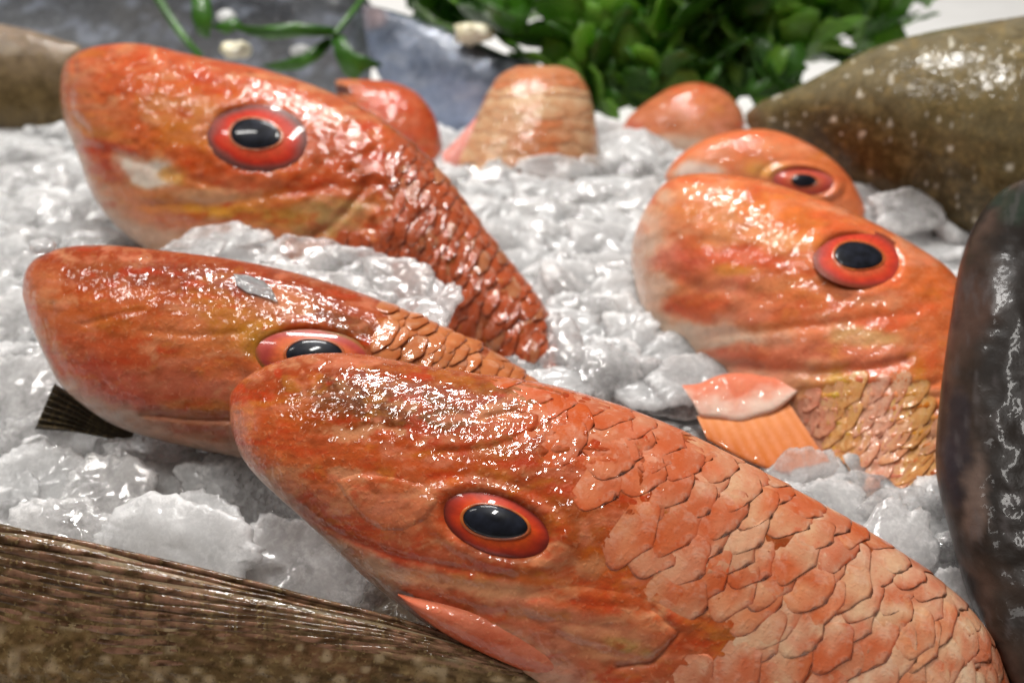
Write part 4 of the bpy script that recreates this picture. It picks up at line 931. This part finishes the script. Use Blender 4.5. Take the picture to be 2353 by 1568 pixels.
def ice_field(x0, x1, y0, y1, nx, ny, label, group, zr):
    for a in range(nx):
        for b in range(ny):
            x = x0 + (x1 - x0) * (a + RND.uniform(0.1, 0.9) + 0.5 * (b % 2)) / nx; y = y0 + (y1 - y0) * (b + RND.uniform(0.1, 0.9)) / ny
            persp = 0.65 + 0.5 * (y - 340) / 560
            lb, gp = label, group
            if label == LB_MID:
                if y < 450: lb, gp = 'white ice chunk at the foot of the blurred fish along the back of the ice', 'ice chunks before the back row'
                elif x < 1280: lb, gp = 'white ice chunk along the scaly back of the white cheeked fish', 'ice chunks along the white cheeked fish'
                elif x > 1440: lb, gp = 'white ice chunk against the chin of the upright fish', 'ice chunks at the chin of the upright fish'
            elif label == LB_L and y < 560: lb, gp = 'white ice chunk under the chin of the white cheeked fish', 'ice chunks under the white cheeked fish'
            o = ice_chunk(x, y, RND.uniform(120, 210) * persp, RND.uniform(60, 105) * persp, RND.uniform(-60, 60), z=RND.uniform(*zr), label=lb, group=gp, lean=RND.uniform(12, 34), flat=1.25)
            if RND.random() < 0.75: o.data = RND.choice(white_me)
ice_field(1040, 1620, 372, 900, 8, 11, LB_MID, 'ice chunks between the orange fish', (0.001, 0.005))
ice_field(-20, 300, 340, 900, 4, 10, LB_L, 'ice chunks along the left bank', (0.001, 0.005))
ice_field(1900, 2230, 430, 560, 4, 3, 'ice chunk heaped behind the upright fish against the olive brown fish', 'ice chunks behind the upright fish', (0.001, 0.006))
ice_field(1380, 1560, 330, 390, 3, 2, LB_MID, 'ice chunks between the orange fish', (0.002, 0.006))
ice_field(1800, 2210, 1060, 1330, 4, 4, LB_R, 'ice chunks beside the dark fish', (-0.002, 0.003))
# bead and flake
def blob(name, c, r, sc, mat, label, cat, seed):
    p = chunk_verts(v2, seed, 0.5) * r * np.array(sc)
    o = mesh_obj(name, p + c, f2, mat, None, None, c); return tag(o, label, cat)
c = place(98, 568, 0.254); blob('ice_bead', c, 0.0030, (1.2, 1, 1.5), M['ice_white'], 'tiny white ice bead on the tip of the half hidden fish snout', 'ice', 31)
d = bB.depth_at(588, 655); c = place(588, 655, d - 0.0004)
fl = np.array([[-52, -26], [-20, -24], [18, -10], [36, 8], [50, 38], [10, 24], [-20, 16], [-44, 0]], float)
top = place(588 + fl[:, 0], 655 + fl[:, 1], np.array([bB.depth_at(588 + a, 655 + b) for a, b in fl]) - 0.0007)
mid_t = top.mean(0) + (ORG - top.mean(0)) / np.linalg.norm(ORG - top.mean(0)) * 0.0008
low = top + (top - ORG) / np.linalg.norm(top - ORG, axis=1, keepdims=True) * 0.0006
V = np.vstack([top, low, mid_t[None]]); F = [(k, (k + 1) % 8, 16)[::-1] for k in range(8)] + [(k, (k + 1) % 8, 8 + (k + 1) % 8, 8 + k) for k in range(8)] + [tuple(range(8, 16))]
import bmesh
frost8 = np.full((17, 3), 0.6); frost8[16] = 0.0
ofl = mesh_obj('ice_flake', V, F, M['ice_white'], None, frost8, mid_t, smooth=False)
bmf = bmesh.new(); bmf.from_mesh(ofl.data); bmesh.ops.recalc_face_normals(bmf, faces=bmf.faces); bmf.to_mesh(ofl.data); bmf.free()
tag(ofl, 'clear pointed ice flake stuck on the forehead of the half hidden fish', 'ice')

# the mass of crushed ice below and behind the loose chunks
base = [chunk_verts(v2, 300 + k * 7, 0.9, True) for k in range(10)]
v1, f1 = ico(2); tiny = [chunk_verts(v1, 500 + k * 7, 1.6, True) for k in range(8)]
VV, FF, CC, cnt = [], [], [], 0
r = np.random.RandomState(5)
def add_piece(src, faces, x, y, z, s3, tilt):
    global cnt
    e = Matrix.Rotation(r.uniform(0, 6.28), 3, 'Z') @ Matrix.Rotation(r.normal(0.12, tilt), 3, 'X') @ Matrix.Rotation(r.normal(0, tilt), 3, 'Y')
    p = (src[0] * s3) @ np.array(e).T + np.array([x, y, z])
    VV.append(p); CC.append(np.repeat(src[1][:, None], 3, 1)); FF.append(faces + cnt); cnt += len(p)
for k in range(1300):
    x = r.uniform(-0.30, 0.30); y = r.uniform(0.13, 0.455)
    if y < 0.165 and x > -0.02: continue
    if y < 0.205 and x < 0.02: continue
    s_ = r.uniform(0.005, 0.0135)
    z = float(bed_height(np.array([x]), np.array([y]))[0]) + r.uniform(-0.005, -0.001)
    add_piece(base[k % 10], f2, x, y, z, np.array([s_ * r.uniform(0.8, 1.5), s_ * r.uniform(0.7, 1.2), s_ * r.uniform(0.8, 1.3)]), 0.30)
for k in range(500):
    x = r.uniform(-0.28, 0.28); y = r.uniform(0.13, 0.45)
    if y < 0.17 and x > -0.02: continue
    if y < 0.205 and x < 0.02 and r.rand() < 0.6: continue
    s_ = r.uniform(0.0015, 0.0045)
    z = float(bed_height(np.array([x]), np.array([y]))[0]) + r.uniform(0.0, 0.0035)
    add_piece(tiny[k % 8], f1, x, y, z, np.array([s_ * r.uniform(0.8, 1.4), s_, s_ * r.uniform(1.0, 1.8)]), 0.7)
o = mesh_obj('crushed_ice', np.vstack(VV), np.vstack(FF), M['ice_white'], None, np.vstack(CC))
tag(o, 'bed of crushed white ice under and around the fish', 'ice', kind='stuff')

# ------------------------------------------------------------------ parsley
def leaf_mesh(seed, lobes=3):
    r = random.Random(seed); out = []
    # stalk at origin, leaf grows along +Y, about 1 unit long
    tips = [(-0.55, 0.55), (0.0, 1.0), (0.55, 0.55)]
    path = [(0.0, 0.0)]
    for k, (tx, ty) in enumerate(tips):
        px, py = ty, -tx; L = math.hypot(tx, ty)
        for q, wd in ((0.45, 0.20), (0.62, 0.30), (0.70, 0.22), (0.86, 0.20), (0.90, 0.12), (1.0, 0.0)):
            path.append((tx * q - px / L * wd * 0.8 * r.uniform(0.8, 1.1), ty * q - py / L * wd * 0.8))
        for q, wd in ((0.90, 0.12), (0.86, 0.20), (0.70, 0.22), (0.62, 0.30), (0.45, 0.20)):
            path.append((tx * q + px / L * wd * 0.8 * r.uniform(0.8, 1.1), ty * q + py / L * wd * 0.8))
        if k < 2: path.append((tx * 0.16 + tips[k + 1][0] * 0.16, ty * 0.16 + tips[k + 1][1] * 0.16 + 0.1))
    P = np.array(path); P[:, 0] *= -1
    n = len(P); c = np.array([0.0, 0.42])
    rings = [1.0, 0.66, 0.33]
    V = np.vstack([c + (P - c) * q for q in rings] + [c[None]])
    z = 0.12 * np.abs(V[:, 0]) - 0.22 * (V[:, 1] - 0.3) ** 2 + 0.05 * np.sin(V[:, 0] * 9 + seed) * np.cos(V[:, 1] * 7)
    V3 = np.column_stack([V, z]); F = []
    for q in range(2):
        for k in range(n): a, b = q * n + k, q * n + (k + 1) % n; F.append((a, b, b + n, a + n))
    for k in range(n): F.append((2 * n + k, 2 * n + (k + 1) % n, 3 * n))
    # leaf thickness
    m = len(V3); V3b = V3 - np.array([0, 0, 0.012])
    F2 = [tuple(q + m for q in f[::-1]) for f in F] + [(k, k + m, (k + 1) % n + m, (k + 1) % n) for k in range(n)]
    return np.vstack([V3, V3b]), F + F2
leaf_me = {}
for key in ('leaf', 'leaf_dark'):
    L = []
    for k in range(4):
        v, f = leaf_mesh(k); me = bpy.data.meshes.new('leaf'); me.from_pydata([tuple(a) for a in v], [], f)
        me.polygons.foreach_set('use_smooth', [True] * len(me.polygons)); me.materials.append(M[key]); me.update(); L.append(me)
    leaf_me[key] = L
def leaf(par, P, size, eul, key, name='leaf'):
    o = bpy.data.objects.new(name, RND.choice(leaf_me[key])); COL.objects.link(o); o.parent = par
    o.location = np.array(P) - np.array(par['org']); o.scale = (size * RND.uniform(0.8, 1.1), size, size); o.rotation_euler = eul
    return o
def tube(par, pts, r0, r1, mat, name='stem'):
    c = catmull(pts, 24); d = np.gradient(c, axis=0); d /= np.linalg.norm(d, axis=1, keepdims=True)
    a = np.cross(d, [0.3, 0.2, 0.93]); a /= np.linalg.norm(a, axis=1, keepdims=True); b = np.cross(d, a)
    th = np.linspace(0, 2 * np.pi, 8, endpoint=False); R = np.linspace(r0, r1, 24)[:, None, None]
    V = c[:, None] + R * (a[:, None] * np.cos(th)[None, :, None] + b[:, None] * np.sin(th)[None, :, None])
    return mesh_obj(name, V.reshape(-1, 3), grid_faces(24, 8, True), mat, par, None, c.mean(0))
org = place(1500, 210, 0.56); org[2] = -0.05
tP = thing('parsley_bunch', 'bushy bunch of green parsley behind the orange fish', 'parsley', org)
for k in range(135):
    x = RND.uniform(960, 2080); top_ = -90; bot = 235 if x < 1700 else 235 - (x - 1700) * 0.45
    if x < 1150: bot = 90
    y = RND.uniform(top_, bot); dep = 0.485 + 0.07 * RND.random() + 0.05 * (x < 1200)
    leaf(tP, place(x, y, dep), RND.uniform(0.030, 0.056), (RND.uniform(0.2, 1.6), RND.uniform(-0.7, 0.7), RND.uniform(0, 6.28)), 'leaf' if RND.random() < 0.72 else 'leaf_dark')
for k in range(42):
    x = RND.uniform(1330, 1790); y = RND.uniform(150, 262) - max(0, x - 1700) * 0.25
    leaf(tP, place(x, y, RND.uniform(0.478, 0.505)), RND.uniform(0.026, 0.042), (RND.uniform(0.5, 1.6), RND.uniform(-0.7, 0.7), RND.uniform(0, 6.28)), 'leaf_dark' if RND.random() < 0.75 else 'leaf')
for pts in ([(1480, 190, 0.52), (1600, 130, 0.50), (1760, 105, 0.495), (1880, 105, 0.495), (1960, 118, 0.50)], [(1250, 180, 0.53), (1300, 60, 0.52), (1400, -60, 0.54)],
            [(1560, 190, 0.53), (1580, 80, 0.52), (1680, -60, 0.54)], [(1400, 180, 0.55), (1200, 60, 0.53), (1120, -60, 0.55)]):
    tube(tP, [place(*q) for q in pts], 0.0026, 0.0020, M['stem'])
# dark sprig hanging over the silver fish
org = place(740, 120, 0.47); org[2] = 0.0
tQ = thing('parsley_sprig', 'single dark parsley leaf sprig hanging over the silver fish', 'parsley', org)
def flat_leaf(par, outline, dep, key, name='leaf'):
    P = np.array(outline, float); c = P.mean(0); n = len(P)
    f = place(P[:, 0], P[:, 1], np.array([dep + 0.004 * math.sin(k * 2.1) for k in range(n)])); cc = place(c[0], c[1], dep - 0.003)
    back = f + (f - ORG) / np.linalg.norm(f - ORG, axis=1, keepdims=True) * 0.0005; cb = cc + (cc - ORG) / np.linalg.norm(cc - ORG) * 0.0005
    V = np.vstack([f, cc[None], back, cb[None]]); m = n + 1
    F = [(k, n, (k + 1) % n) for k in range(n)] + [(k + m, (k + 1) % n + m, n + m) for k in range(n)] + [(k, (k + 1) % n, (k + 1) % n + m, k + m) for k in range(n)]
    mesh_obj(name, V, F, M[key], par, None, V.mean(0))
flat_leaf(tQ, [(510, 55), (600, 62), (680, 52), (760, 62), (790, 72), (770, 84), (700, 84), (620, 92), (570, 80)], 0.47, 'leaf_dark')
flat_leaf(tQ, [(760, 78), (790, 82), (812, 120), (868, 142), (880, 152), (840, 160), (815, 186), (790, 170), (770, 130)], 0.468, 'leaf_dark')
flat_leaf(tQ, [(750, 85), (770, 95), (735, 135), (690, 160), (640, 165), (600, 150), (640, 145), (700, 120)], 0.472, 'leaf_dark')
tube(tQ, [place(770, 80, 0.469), place(800, 40, 0.475), (place(830, 0, 0.485)), place(860, -60, 0.5)], 0.0014, 0.0014, M['leaf_dark'])
org = place(440, 60, 0.49); org[2] = 0.0
tR = thing('parsley_sprig', 'thin dark parsley stem with narrow leaves lying on the grey silver fish', 'parsley', org)
tube(tR, [place(340, -40, 0.49), place(390, 40, 0.485), place(425, 90, 0.48), place(460, 130, 0.48)], 0.0022, 0.0016, M['leaf_dark'])
flat_leaf(tR, [(440, -20), (480, -10), (490, 40), (480, 90), (455, 80), (440, 40)], 0.486, 'leaf_dark')
flat_leaf(tR, [(480, 60), (540, 40), (560, 60), (520, 80)], 0.486, 'leaf_dark')
# pale lumps added to stand in for blurred highlights on the silver fish
for k, (x, y, s, dp) in enumerate([(540, 115, 46, 0.48), (1090, 78, 62, 0.475), (520, 38, 34, 0.5), (690, 118, 30, 0.475)]):
    c = place(x, y, dp); p = chunk_verts(v2, 400 + k, 2.5) * (0.6 * s * dp / VW) * np.array([1.2, 0.9, 2.2])
    tag(mesh_obj('highlight_lump', p + c, f2, M['cream'] if k < 2 else M['ice_white'], None, None, c), 'cream white lump standing in for a blurred highlight on the silver fish or parsley', 'ice', 'highlight lumps on the silver fish')
